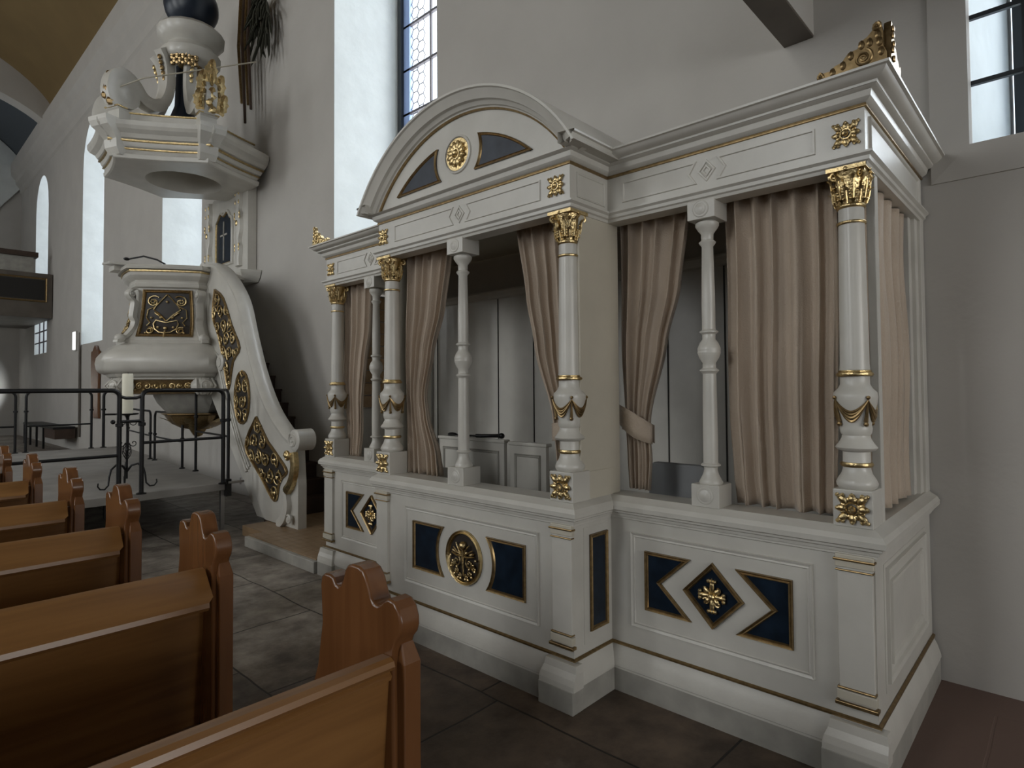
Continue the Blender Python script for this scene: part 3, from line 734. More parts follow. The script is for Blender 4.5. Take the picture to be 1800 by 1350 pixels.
# rows: (z, y_start, y_end, fold depth)
c1, _ = curtain('beige curtain tied back at the left of the right bay, beside the cream return board', 3.03,
    [(2.63, 1.93, 1.50, .024), (2.2, 1.93, 1.56, .024), (1.9, 1.93, 1.64, .020), (1.47, 1.92, 1.76, .014), (1.38, 1.92, 1.765, .013), (1.25, 1.915, 1.755, .018), (1.075, 1.90, 1.765, .018)], 5, 3, group=G)
t = MB(); t.grid(lambda u, v: (3.03-.035*math.sin(PI*u)-.012, 1.955-.215*u, 1.50-.11*u+.055*(v-.5)*2+.03*math.sin(PI*u)*(v-.5)), 12, 3)
t.grid(lambda u, v: (3.03+.035*math.sin(PI*u)+.012, 1.955-.215*u, 1.46-.07*u+.05*(v-.5)*2), 12, 3)
t.build('tieback', 'curtain', c1, smooth=180, solid=.004)
curtain('wide beige curtain hanging straight down right of the slim baluster in the right bay', 3.04,
    [(2.63, 1.305, .78, .026), (2.0, 1.30, .78, .026), (1.5, 1.30, .79, .028), (1.2, 1.285, .80, .030), (1.062, 1.27, .80, .032)], 6, 8, group=G)
curtain('beige curtain on the short right end of the box pew, by the bare wall', .685,
    [(2.58, 3.10, 3.86, .026), (1.6, 3.10, 3.84, .028), (1.075, 3.10, 3.82, .030)], 5, 11, along='X', group=G)
curtain('beige curtain gathered to the left in the middle bay, bottom flaring out', 2.70,
    [(2.64, 3.57, 3.06, .024), (2.2, 3.57, 3.14, .024), (1.9, 3.565, 3.24, .020), (1.60, 3.56, 3.33, .016), (1.45, 3.56, 3.31, .018), (1.2, 3.56, 3.20, .026), (1.06, 3.55, 3.17, .03)], 6, 5, group=G)
c5, _ = curtain('beige curtain swept to the right in the middle bay, behind the front corner column', 2.72,
    [(2.64, 2.47, 2.02, .022), (2.2, 2.41, 2.02, .022), (1.9, 2.34, 2.02, .019), (1.5, 2.215, 2.04, .012), (1.40, 2.205, 2.05, .012), (1.2, 2.19, 2.05, .014), (1.06, 2.19, 2.06, .014)], 6, 9, group=G)
t = MB(); t.grid(lambda u, v: (2.72-.035*math.sin(PI*u)-.01, 1.975+.235*u, 1.40+.03*(1-u)+.05*(v-.5)*2), 12, 3); t.build('tieback', 'curtain', c5, smooth=180, solid=.004)
curtain('beige curtain gathered to the left in the far left bay', 3.03,
    [(2.62, 4.95, 4.46, .022), (2.2, 4.94, 4.50, .022), (1.9, 4.93, 4.56, .018), (1.5, 4.90, 4.62, .015), (1.3, 4.89, 4.63, .016), (1.06, 4.89, 4.67, .018)], 5, 12, group=G)
# things inside the box pew
def bench(label, x, y0, y1, zt):
    o = thing('panelled_bench', label, 'bench', (x+.2, (y0+y1)/2, .12))
    a = MB(); a.box(x, x+.035, y0, y1, .12, zt); a.build('backrest', 'paint', o, smooth=0, bevel=.004)
    pm = moulding([(y0+.05, .5), (y1-.05, .5), (y1-.05, zt-.06), (y0+.05, zt-.06)], front(x), .022, .010); pm.build('panel_frame', 'greypaint', o, smooth=20)
    a = MB(); a.box(x-.01, x+.055, y0-.01, y1+.01, zt, zt+.025); a.build('cap_rail', 'paint', o, smooth=0, bevel=.005)
    a = MB(); a.box(x+.035, x+.42, y0, y1, .53, .56); a.build('seat', 'paint', o, smooth=0, bevel=.004)
    for yy in (y0, y1-.03): MB().box(x+.035, x+.40, yy, yy+.03, .12, .53).build('bench_side', 'paint', o, smooth=0)
bench('left white panelled bench back inside the middle bay, with a black microphone lying on it', 3.28, 3.14, 3.88, 1.245)
bench('right white panelled bench back inside the middle bay, beside the swept curtain', 3.30, 2.75, 3.10, 1.235)
o = thing('microphone', 'black microphone lying on the left panelled bench inside the middle bay', 'microphone', (3.30, 3.3, 1.28))
a = MB(); a.tube([(3.30, 3.20, 1.296), (3.30, 3.40, 1.286), (3.30, 3.46, 1.285)], lambda t: .014, 10); a.build('handle', 'black', o)
a = MB(); a.ball((3.30, 3.185, 1.296), (.022, .028, .022), 12); a.build('head', 'black', o)
a = MB(); a.tube([(3.30, 3.46, 1.283), (3.31, 3.56, 1.28), (3.30, 3.70, 1.282), (3.31, 3.80, 1.275)], .008, 6); a.ball((3.30, 3.60, 1.30), (.03, .05, .03), 8); a.ball((3.30, 3.74, 1.285), (.02, .06, .014), 8); a.build('cable', 'black', o)
o = thing('upholstered_chair', 'grey upholstered chair back standing inside the right bay behind the rail', 'chair', (3.45, 1.72, .12))
a = MB(); a.rings([[(3.30, 1.57+s*.0, z) if False else (x, y, z) for x, y in ((3.29, 1.55+e), (3.35, 1.55+e), (3.35, 1.93-e), (3.29, 1.93-e))] for z, e in ((.62, 0), (1.16, 0), (1.19, .015), (1.20, .04))])
a.build('backrest', 'greyseat', o, smooth=0, bevel=.012)
a = MB(); a.box(3.32, 3.74, 1.55, 1.93, .50, .58); a.build('seat', 'greyseat', o, smooth=0, bevel=.015)
for x in (3.33, 3.70):
    for y in (1.57, 1.90): MB().box(x, x+.03, y-.015, y+.015, .12, .50).build('leg', 'black', o, smooth=0)
o = thing('slatted_screen', 'pale wooden slatted screen seen through the far left bay', 'screen', (3.5, 4.94, .12))
for k in range(9): MB().box(3.22, 3.86, 4.915, 4.94, 1.485+k*.118, 1.595+k*.118).build('slat', 'slatwood', o, smooth=0, bevel=.004)
MB().box(3.22, 3.86, 4.942, 4.948, 1.0, 2.56).build('backing', 'paint', o, smooth=0)
tag(MB().box(3.14, 3.86, 4.89, 4.912, .12, 1.475).build('white_board', 'paint', None, smooth=0, bevel=.004), 'plain white board standing below the wooden slats in the far left bay', 'board')

# ------------------------------------------------------------------ pews
def pew(Y0, xi, ledge, label):
    o = thing('church_pew', label, 'pew', (xi, Y0, 0), 'honey coloured wooden pews beside the aisle')
    prof = [(.0, 0), (-.005, .55), (0, .99), (-.002, 1.03), (-.012, 1.055), (-.026, 1.07), (-.033, 1.088), (-.032, 1.108), (-.022, 1.132), (-.004, 1.147), (.018, 1.150), (.034, 1.142), (.048, 1.130), (.064, 1.123), (.080, 1.125), (.090, 1.138), (.100, 1.160), (.112, 1.182), (.126, 1.196), (.145, 1.202), (.176, 1.202), (.196, 1.196), (.208, 1.182), (.216, 1.160),
            (.228, 1.140), (.242, 1.131), (.256, 1.135), (.266, 1.149), (.280, 1.154), (.310, 1.153), (.325, 1.143), (.330, 1.12), (.322, 1.02), (.345, .9), (.42, .72), (.46, .62), (.46, .45), (.42, .3), (.44, 0)]
    a = MB(); a.plate([(Y0+p, q) for p, q in prof], 0, .058, lambda u, v, h: (xi+h, u, v))
    a.build('bench_end', 'pewend', o, smooth=25, bevel=.006)
    a = MB(); a.rings([[(xi+.014, Y0-.028, z), (xi+.064, Y0-.028+e, z+d), (xi+.064, Y0+.03, z+d), (xi+.014, Y0+.03, z)] for z, e, d in ((0, 0, 0), (1.0, 0, 0))]+[[(xi+.020, Y0-.008, 1.045), (xi+.056, Y0-.008, 1.045), (xi+.056, Y0+.02, 1.045), (xi+.020, Y0+.02, 1.045)]])
    a.build('end_post', 'pewend', o, smooth=0, bevel=.004)
    X0 = -5.2
    bo = .065 if ledge else .012
    a = MB(); a.rings([[(x, Y0+bo, .98), (x, Y0+bo+.025, .98), (x, Y0+bo+.10, .12), (x, Y0+bo+.075, .12)] for x in (X0, xi)]); a.build('back_board', 'pew', o, smooth=0)
    if ledge:
        a = MB(); a.rings([[(x, Y0+.080, .96), (x, Y0+.070, 1.012), (x, Y0+.055, 1.024), (x, Y0+.030, 1.020), (x-e*.4, Y0-.075, .952), (x-e, Y0-.090, .940), (x-e, Y0-.094, .925), (x-e, Y0-.082, .912), (x-e, Y0-.062, .915), (x-e*.5, Y0+.0, .945), (x, Y0+.06, .90)] for x, e in ((X0, 0), (xi-.012, .03))])
        a.build('book_ledge', 'pew', o, smooth=25)
    else:
        a = MB(); a.rings([[(x, Y0+.045, .985), (x, Y0+.048, 1.006), (x, Y0+.036, 1.016), (x, Y0+.004, 1.018), (x, Y0-.010, 1.012), (x, Y0-.014, 1.000), (x, Y0-.006, .990), (x, Y0+.004, .990), (x, Y0+.006, .982), (x, Y0-.002, .975), (x, Y0+.002, .964), (x, Y0+.016, .958)] for x in (X0, xi-.002)])
        a.build('top_rail', 'pew', o, smooth=25)
    a = MB(); a.box(X0, xi, Y0+.06, Y0+.43, .42, .455); a.build('seat', 'pew', o, smooth=0, bevel=.006)
    MB().box(X0, X0+.05, Y0, Y0+.44, 0, 1.1).build('bench_end', 'pewend', o, smooth=0, bevel=.006)
    MB().box(X0, xi-.004, Y0+.05, Y0+.07, .0, .12).build('foot_board', 'pew', o, smooth=0)
names = ['pew nearest the viewer, its tall carved end standing in front of the box pew', 'second pew from the viewer, carved end left of the wooden step',
         'third pew from the viewer, carved end overlapping the stage edge', 'fourth pew from the viewer, carved end in front of the grey stage',
         'fifth pew from the viewer, small carved end near the left edge', 'sixth pew from the viewer, carved end half cut by the left edge']
for i, (y, x) in enumerate(((1.20, .867), (2.235, .850), (3.235, .842), (4.25, .832), (5.42, .83), (6.45, .80))):
    pew(y, x, i > 0, names[i])

# ------------------------------------------------------------------ stage with railing
zs = .554
o = thing('portable_stage', 'low grey stage platform with steel legs beyond the pews', 'stage', (1.0, 9, 0))
pts = [(-5, 7.05), (3.0, 7.45), (3.62, 14.1), (-4.6, 14.0)]
MB().rings([[(x, y, z) for x, y in pts] for z in (zs-.085, zs)]).build('deck', 'carpet', o, smooth=0, bevel=.006)
for x, y in ((2.96, 7.50), (.9, 7.42), (-1.2, 7.3), (2.2, 9.3), (3.2, 10.5), (.9, 9.6), (3.5, 13.9), (0, 13.9)):
    a = MB(); a.box(x-.022, x+.022, y-.022, y+.022, 0, zs-.085); a.build('leg', 'steel' if y < 7.6 else 'black', o, smooth=0)
def rail_module(p, q, zt, zm, label, group, r=.019, zb=None, curve=.10):
    p, q = Vector((*p, 0)), Vector((*q, 0)); d = (q-p).normalized(); n = (q-p).length
    o = thing('stage_railing', label, 'railing', (p.x, p.y, zs), group)
    pts = [p+Vector((0, 0, zs))]
    for k in range(7):
        a = PI/2*k/6; pts.append(p+d*(curve*(1-math.cos(a)))+Vector((0, 0, zt-curve+curve*math.sin(a))))
    for k in range(7):
        a = PI/2*(6-k)/6; pts.append(q-d*(curve*(1-math.cos(a)))+Vector((0, 0, zt-curve+curve*math.sin(a))))
    pts.append(q+Vector((0, 0, zs)))
    MB().tube(pts, r, 10).build('hoop', 'black', o, smooth=60)
    for z in ([zm] if zb is None else [zm, zb]): MB().tube([p+Vector((0, 0, z)), q+Vector((0, 0, z))], r*.72, 8).build('cross_bar', 'black', o)
    for w in (p, q):
        a = MB(); a.lathe(w.x, w.y, [(r, zt-.38), (r*1.6, zt-.375), (r*1.6, zt-.345), (r, zt-.34)], 10); a.build('collar', 'black', o)
        a = MB(); a.lathe(w.x, w.y, [(r*2.2, zs), (r*2.2, zs+.012), (r*1.2, zs+.02)], 10); a.build('foot_plate', 'black', o)
    return o
GR = 'black steel railing sections around the stage'
rail_module((2.06, 7.34), (2.93, 7.40), 1.66, 1.10, 'black stage railing section at the front right corner, in front of the pulpit bowl', GR, .023, None, .07)
rail_module((-1.2, 7.15), (1.84, 7.30), 1.66, .985, 'long black stage railing section along the front, left of the candle', GR, .023, None, .07)
rail_module((3.03, 7.50), (3.14, 8.85), 1.66, 1.10, 'black stage railing section turning back from the front right corner', GR, .018)
rail_module((3.12, 9.30), (3.20, 10.75), 1.33, .93, 'lower black stage railing section under the pulpit bowl', GR, .018)
rail_module((3.21, 11.0), (3.42, 13.0), 1.33, .93, 'lower black stage railing section behind the candle', GR, .018)
rail_module((3.50, 13.9), (3.26, 14.0), 1.66, 1.2, 'narrow black railing post pair at the back right corner of the stage', GR, .026)
rail_module((3.06, 14.0), (2.05, 13.95), 1.66, 1.03, 'black stage railing section along the back, left of the wooden wall post', GR, .022)
rail_module((1.90, 13.95), (.6, 13.9), 1.66, 1.03, 'black stage railing section along the back at the left picture edge', GR, .022)
o = thing('rail_clamp', 'short black clamp joining the two front railing sections', 'clamp', (1.95, 7.3, 1.3))
MB().tube([(1.82, 7.30, 1.335), (2.08, 7.34, 1.335)], .016, 8).build('bar', 'black', o)
MB().tube([(1.84, 7.30, 1.60), (1.90, 7.31, 1.58), (2.0, 7.33, 1.58), (2.06, 7.34, 1.60)], .016, 8).build('upper_bar', 'black', o)
a = MB(); a.ball((1.78, 7.29, 1.335), .024, 8); a.build('knob', 'black', o)
o = thing('stage_coupler', 'small steel coupler at the front right corner of the stage deck', 'coupler', (3.03, 7.44, .5))
MB().box(2.97, 3.03, 7.40, 7.46, .40, .60).build('bracket', 'black', o, smooth=0)
a = MB(); a.tube([(2.98, 7.36, .565), (3.16, 7.36, .565)], .014, 8); a.tube([(3.12, 7.36, .53), (3.12, 7.36, .61)], .010, 6); a.build('screw', 'steel', o)
# candle on wrought iron stand
cx, cyy = 2.09, 7.98
o = thing('candle_stand', 'black wrought iron candle stand with curled feet on the stage', 'candle stand', (cx, cyy, zs))
a = MB(); a.lathe(cx, cyy, [(.012, zs+.10), (.012, .95), (.022, .98), (.012, 1.02), (.011, 1.25), (.02, 1.30), (.012, 1.33), (.02, 1.36), (.03, 1.375)], 10)
a.build('stem', 'black', o)
a = MB(); a.lathe(cx, cyy, [(.03, 1.375), (.11, 1.385), (.115, 1.40), (.06, 1.392)], 20); a.build('drip_pan', 'black', o)
for k in range(3):
    an = rad(-40)+2*PI*k/3; d = Vector((math.cos(an), math.sin(an), 0)); c = Vector((cx, cyy, zs))
    P = [c+d*.0+Vector((0, 0, .18)), c+d*.05+Vector((0, 0, .25)), c+d*.12+Vector((0, 0, .27)), c+d*.18+Vector((0, 0, .22)), c+d*.20+Vector((0, 0, .14)), c+d*.21+Vector((0, 0, .05)), c+d*.25+Vector((0, 0, .012)), c+d*.30+Vector((0, 0, .02)), c+d*.325+Vector((0, 0, .055)), c+d*.32+Vector((0, 0, .09))]
    MB().tube(P, lambda t: .013-.006*t, 7).build('foot', 'black', o, smooth=60)
    for z in (1.30, 1.06):
        P = spiral(c+d*.07+Vector((0, 0, z-zs)), d, (0, 0, 1), .045, 1.1, PI, 1)
        MB().tube([c+Vector((0, 0, z-zs))]+P, .005, 6).build('tendril', 'black', o)
a = MB()
for k in range(6):
    an = k*PI/3; a.tube([(cx+.045*math.sin(PI*t/8)*math.cos(an+t*.3), cyy+.045*math.sin(PI*t/8)*math.sin(an+t*.3), .98+.22*t/8-.12) for t in range(9)], .004, 5)
a.build('basket_knot', 'black', o)
o = thing('candle', 'tall thick ivory candle on the wrought iron stand', 'candle', (cx, cyy, 1.40))
a = MB(); a.lathe(cx, cyy, [(.055, 1.395), (.056, 1.40), (.055, 1.84), (.05, 1.855), (.035, 1.85), (.008, 1.842)], 24); a.build('wax_body', 'wax', o, smooth=50)
a = MB(); a.tube([(cx, cyy, 1.84), (cx+.003, cyy, 1.868)], .003, 6); a.build('wick', 'black', o)

# ------------------------------------------------------------------ wooden step and pulpit stair
o = thing('wooden_step', 'low planked wooden step with grey painted edge at the foot of the pulpit stair', 'step', (3.4, 5.8, 0))
MB().box(2.80, 4.16, 5.06, 6.50, 0, .105).build('base', 'greypaint', o, smooth=0, bevel=.005)
a = MB(); y = 5.09
for k in range(9): a.box(2.84, 4.16, 5.09+k*.156, 5.09+k*.156+.152, .105, .118)
a.build('planks', 'plank', o, smooth=0, bevel=.002)
for k in range(5): pass
MB().box(3.0, 4.16, 6.50, 7.02, 0, .112).build('landing', 'plank', o, smooth=0)
P = thing('pulpit', 'white and gold baroque pulpit with flaring body, stair balustrade, hanging bowl and sounding board', 'pulpit', (3.2, 9.6, 0))
# stairs
a = MB(); n = 11
for k in range(n):
    y = 7.05+k*.20; z = .112+(k+1)*.195
    a.box(3.36, 4.16, y, y+.20+(.0), .0 if k == 0 else z-.22, z-.03)
    a.box(3.36, 4.16, y-.025, y+.20, z-.03, z)
st = a.build('stair_flight', 'stair', P, smooth=0)
MB().rings([[(x, 7.2, .1), (x, 9.4, 2.2), (x, 9.4, 1.9), (x, 7.5, .1)] for x in (4.12, 4.155)]).build('wall_stringer', 'stair', P, smooth=0)
# balustrade: smooth S curve
def cat(pts, n=8):
    out = []; m = len(pts)
    for i in range(m-1):
        p0, p1, p2, p3 = [Vector(pts[min(max(j, 0), m-1)]) for j in (i-1, i, i+1, i+2)]
        for k in range(n):
            t = k/n; out.append(tuple(.5*((2*p1)+(p2-p0)*t+(2*p0-5*p1+4*p2-p3)*t*t+(3*p1-p0-3*p2+p3)*t*t*t)))
    out.append(tuple(pts[-1])); return out
XB = 3.30
up = cat([(9.05, 3.42), (8.65, 3.36), (8.25, 3.16), (7.86, 2.80), (7.62, 2.32), (7.36, 1.85), (7.02, 1.43), (6.62, 1.14), (6.42, 1.06)], 6)
lo = cat([(6.80, .118), (7.03, .22), (7.42, .66), (7.78, 1.08), (8.12, 1.62), (8.42, 2.1), (8.9, 2.3), (9.05, 2.4)], 6)
def shift(pts, d):
    out = []
    for i, (y, z) in enumerate(pts):
        a_, b_ = pts[max(i-1, 0)], pts[min(i+1, len(pts)-1)]; t = Vector((b_[0]-a_[0], b_[1]-a_[1])).normalized(); out.append((y+t.y*d, max(.118, z-t.x*d)))
    return out
lo = shift(lo, .13)
poly = up+[(6.34, 1.0), (6.30, .6), (6.30, .118)]+lo
MB().plate(poly, 0, .10, lambda u, v, h: (XB+h, u, v)).build('balustrade', 'paint', P, smooth=0)
MB().plate([(6.95, .118), (7.38, .118), (9.4, 2.15), (9.4, 2.6), (8.6, 2.3), (6.95, .5)], 0, .03, lambda u, v, h: (XB+.03+h, u, v)).build('stair_cheek', 'paint', P, smooth=0)
bal = [c for c in P.children if c.name.startswith('balustrade')][0]
cap = MB(); rs = []
for i, (y, z) in enumerate(up):
    a_, b_ = up[max(i-1, 0)], up[min(i+1, len(up)-1)]; t = Vector((b_[0]-a_[0], b_[1]-a_[1])).normalized(); nn = Vector((-t.y, t.x)); nn = -nn if nn.x > 0 else nn
    rs.append([(XB+x, y+nn.x*d, z+nn.y*d) for x, d in ((-.035, -.02), (-.045, .02), (-.02, .045), (.06, .055), (.13, .045), (.15, .02), (.14, -.02))])
cap.rings(rs); cap.build('handrail', 'paint', bal, smooth=50)
for (y, z, r) in ((6.32, 1.10, .12),):
    ro_ = MB(); ro_.rings([[(XB-.05+x, y+q*math.cos(t*PI/14), z+q*math.sin(t*PI/14)) for t in range(28)] for x, q in ((.0, .02), (-.01, r*.55), (0, r*.6), (0, r*.85), (.012, r), (.21, r), (.22, r*.8))])
    ro_.tube(spiral((XB-.055, 6.34, 1.10), (0, 1, 0), (0, 0, 1), .085, 1.6, 1, -1), .010, 7)
    ro_.build('volute', 'paint', bal, smooth=40)
for (y, z, r) in ((9.0, 3.36, .11), (8.36, 2.03, .11)):
    ro_ = MB(); ro_.rings([[(XB-.05+x, y+q*math.cos(t*PI/14), z+q*math.sin(t*PI/14)) for t in range(28)] for x, q in ((.0, .02), (-.01, r*.55), (0, r*.6), (0, r*.85), (.012, r), (.15, r), (.16, r*.8))])
    ro_.build('volute', 'paint', bal, smooth=40)
for off in (.0, .055, .105):
    l2 = []
    for i, (y, z) in enumerate(lo):
        a_, b_ = lo[max(i-1, 0)], lo[min(i+1, len(lo)-1)]; t = Vector((b_[0]-a_[0], b_[1]-a_[1])).normalized(); nn = Vector((-t.y, t.x)); nn = -nn if nn.x > 0 else nn
        l2.append((XB-.012, y+nn.x*off, z+nn.y*off))
    MB().tube(l2[13:36], .020 if off == 0 else .013, 8).build('stringer_moulding', 'paint', bal, smooth=60)
mb_ = lambda u, v, h: (XB-h, u, v)
p1 = cat([(8.62, 3.05), (8.33, 2.90), (8.06, 2.52), (7.80, 2.20), (8.00, 2.02), (8.14, 1.66), (8.30, 2.02), (8.48, 2.38), (8.68, 2.65), (8.66, 2.9)], 3)
p2 = [(7.73+.22*math.cos(2*PI*k/32), 1.565+.34*math.sin(2*PI*k/32)) for k in range(32)]
p3 = cat([(7.32, 1.34), (7.62, .96), (7.2, .62), (6.82, .36), (6.70, .60), (6.53, .74), (6.78, .92), (7.0, 1.05)], 4)
for j, pl in enumerate((p1, p2, p3)):
    MB().plate(pl, 0, .006, mb_).build('pierced_ground', 'darkground', bal, smooth=0)
    moulding(pl, mb_, .035, .026, .002).build('gilt_frame', 'oldgold', bal, smooth=40)
    g_ = MB(); tracery(g_, pl, lambda u, v, h: (XB-.006-h, u, v), .21, j+3, .0105); g_.build('gilt_tracery', 'gold', bal)
# newel console with gilded leaf
nw = cat([(6.36, .96), (6.33, .80), (6.40, .62), (6.52, .50), (6.50, .36), (6.56, .22), (6.68, .13)], 6)
a = MB(); rs = []
for i, (y, z) in enumerate(nw):
    a_, b_ = nw[max(i-1, 0)], nw[min(i+1, len(nw)-1)]; t = Vector((b_[0]-a_[0], b_[1]-a_[1])).normalized(); nn = Vector((-t.y, t.x))
    rs.append([(XB+x, y+nn.x*d, z+nn.y*d) for x, d in ((0, -.05), (-.055, -.05), (-.07, 0), (-.055, .05), (0, .05))])
a.rings(rs[len(rs)//2-2:]); a.build('newel_scroll', 'paint', bal, smooth=50)
a = MB(); a.rings(rs[:len(rs)//2]); a.tube(spiral((XB-.07, 6.42, .92), (0, 1, 0), (0, 0, 1), .06, 1.6, 0, 1), .016, 7); a.ball((XB-.06, 6.44, .93), .04, 10); a.build('gilt_leaf', 'gold', bal, smooth=50)
a = MB(); a.tube(spiral((XB-.05, 6.42, .22), (0, 1, 0), (0, 0, 1), .05, 1.7, 1), .014, 7); a.ball((XB-.045, 6.42, .22), .025, 8); a.build('foot_volute', 'paint', bal)
# pulpit body
PC = (3.20, 9.60); FA = rad(234.5)
def angs(h, bulge=3):
    base = [FA-rad(h), FA+rad(h), FA+rad(90), FA+rad(180-h), FA+rad(180+h), FA-rad(90)]
    return base
def ploft(prof, name, m, par=P, c=PC, h=33.5, chop=True, seg=5, bul=.035, sm=22, cap=True):
    A = angs(h); A = [a % (2*PI) for a in A]
    A = [FA-rad(h), FA+rad(h), FA+rad(90), FA+rad(180-h), FA+rad(180+h), FA+rad(270)]
    rs = []
    for r, z in prof:
        V = [Vector((math.cos(a), math.sin(a)))*r for a in A]; ring = []
        for i in range(6):
            p, q = V[i], V[(i+1) % 6]; nn = ((p+q)/2).normalized()
            for k in range(seg):
                t = k/seg; w = p+(q-p)*t+nn*(bul*4*t*(1-t)*r)
                x, y = c[0]+w.x, c[1]+w.y
                ring.append((min(x, 4.155) if chop else x, y, z))
        rs.append(ring)
    return MB().rings(rs, True, cap, cap).build(name, m, par, smooth=sm)
body = ploft([(.62, 2.30), (.86, 2.30), (.87, 2.34), (.84, 2.37), (.80, 2.42), (.74, 2.52), (.70, 2.64), (.675, 2.80), (.67, 2.98), (.68, 3.06), (.70, 3.08)], 'body', 'paint')
ploft([(.68, 3.06), (.72, 3.08), (.73, 3.12), (.70, 3.15), (.71, 3.17), (.76, 3.20), (.79, 3.23), (.80, 3.27)], 'rim_moulding', 'paint')
ploft([(.80, 3.27), (.815, 3.28), (.815, 3.295), (.80, 3.30)], 'gilt_bead', 'gold')
ploft([(.80, 3.30), (.85, 3.31), (.86, 3.34), (.83, 3.37), (.70, 3.375)], 'hand_rest', 'paint')
ploft([(.70, 1.88), (1.00, 1.885), (1.08, 1.91), (1.12, 1.96), (1.135, 2.04), (1.12, 2.12), (1.07, 2.18), (1.0, 2.22), (.98, 2.25), (.86, 2.30)], 'torus', 'paint', sm=40)
ploft([(.86, 1.80), (.92, 1.81), (.925, 1.83), (.97, 1.85), (1.0, 1.885)], 'lower_moulding', 'paint')
ploft([(.5, 1.60), (.78, 1.62), (.84, 1.80)], 'gilt_frieze', 'oldgold')
fr = MB()
fd = Vector((math.cos(FA), math.sin(FA), 0)); ft = Vector((-math.sin(FA), math.cos(FA), 0))   # facing direction, tangent
def face(h, scale_r, off=0):
    ap = scale_r*math.cos(rad(33.5))+.035*scale_r
    return lambda u, v, hh: tuple(Vector((PC[0], PC[1], v))+fd*(ap+off+hh)+ft*u)
fm = face(0, .82)
for k in range(9):
    u = -.40+k*.1; c = fm(u, 1.72, .0); fr.tube(spiral(c, ft, (0, 0, 1), .045, 1.3, k, 1 if k % 2 else -1), .010, 6); fr.ball(fm(u, 1.72, .01), .018, 7); fr.ball(fm(u+.05, 1.67, .0), .016, 6)
fr.build('frieze_scrolls', 'gold', P)
# gilded grille panel on the front face, following the flare
def rb(z):
    T = [(2.30, .86), (2.42, .80), (2.52, .74), (2.64, .70), (2.80, .675), (2.98, .67), (3.06, .68)]
    for (a, r0), (b, r1) in zip(T, T[1:]):
        if a <= z <= b: return r0+(r1-r0)*(z-a)/(b-a)
    return .7
def fmap(u, v, hh): 
    r = rb(v); ap = r*math.cos(rad(33.5)); wd = r*math.sin(rad(33.5)); t = max(-1, min(1, u/wd))
    return tuple(Vector((PC[0], PC[1], v))+fd*(ap+.035*r*(1-t*t)+hh)+ft*u)
def gpoly(w0, w1, z0, z1, n=8):
    L_ = [(-w0+(-w1+w0)*(k/n), z0+(z1-z0)*k/n) for k in range(n+1)]; R_ = [(w1+(w0-w1)*(k/n), z1+(z0-z1)*k/n) for k in range(n+1)]
    T_ = [(-w1+2*w1*k/n, z1) for k in range(1, n)]; B_ = [(w0-2*w0*k/n, z0) for k in range(1, n)]
    return L_+T_+R_+B_
gp = gpoly(.355, .31, 2.385, 3.045)
MB().grid(lambda u, v: fmap((u-.5)*2*(.34-.04*v), 2.40+.63*v, .008), 8, 10).build('grille_ground', 'darkground', body, smooth=60)
moulding(gp, fmap, .05, .03, .002).build('gilt_frame', 'oldgold', body, smooth=40)
t_ = MB(); F = lambda u, v: fmap(u*1.2, 2.715+(v-2.715)*1.12, .022)
for sg in (-1, 1):
    for (u, z, r, t, a0, d) in ((.14, 2.86, .075, 1.1, 2.4, -1), (.16, 2.50, .045, 1.5, 1, 1)):
        t_.tube([F(sg*(u+r*(1-.7*k/24)*math.cos(a0+d*k*.26*t)), z+r*(1-.7*k/24)*math.sin(a0+d*k*.26*t)) for k in range(25)], .009, 6)
    t_.tube([F(sg*.0, 2.62), F(sg*.07, 2.70), F(sg*.14, 2.76), F(sg*.10, 2.84)], .009, 6)
    t_.tube([F(sg*.0, 2.95), F(sg*.05, 2.89), F(sg*.12, 2.80), F(sg*.20, 2.76), F(sg*.21, 2.66), F(sg*.17, 2.60), F(sg*.2, 2.56)], .008, 6)
    t_.tube([F(sg*u, z) for u, z in ((.0, 2.47), (.06, 2.48), (.11, 2.52), (.13, 2.58), (.11, 2.63), (.0, 2.60))], .009, 6)
    for k in range(6):
        a = k*PI/3; t_.ball(F(sg*(.15+.022*math.cos(a)), 2.86+.022*math.sin(a)), .013, 6)
    t_.ball(F(sg*.10, 2.70), (.05, .02, .014), 8, (ft*sg*.8+Vector((0, 0, .6)), fd, Vector((0, 0, 1)))); t_.ball(F(sg*.16, 2.66), .016, 6); t_.ball(F(sg*.06, 2.66), .02, 6)
    t_.ball(F(sg*.08, 2.54), .018, 6); t_.ball(F(sg*.2, 2.47), .014, 6)
t_.ball(F(0, 2.86), .018, 8); t_.ball(F(0, 2.53), .026, 8); t_.tube([F(0, 2.42), F(0, 2.5)], .012, 6)
t_.build('gilt_tracery', 'gold', body)
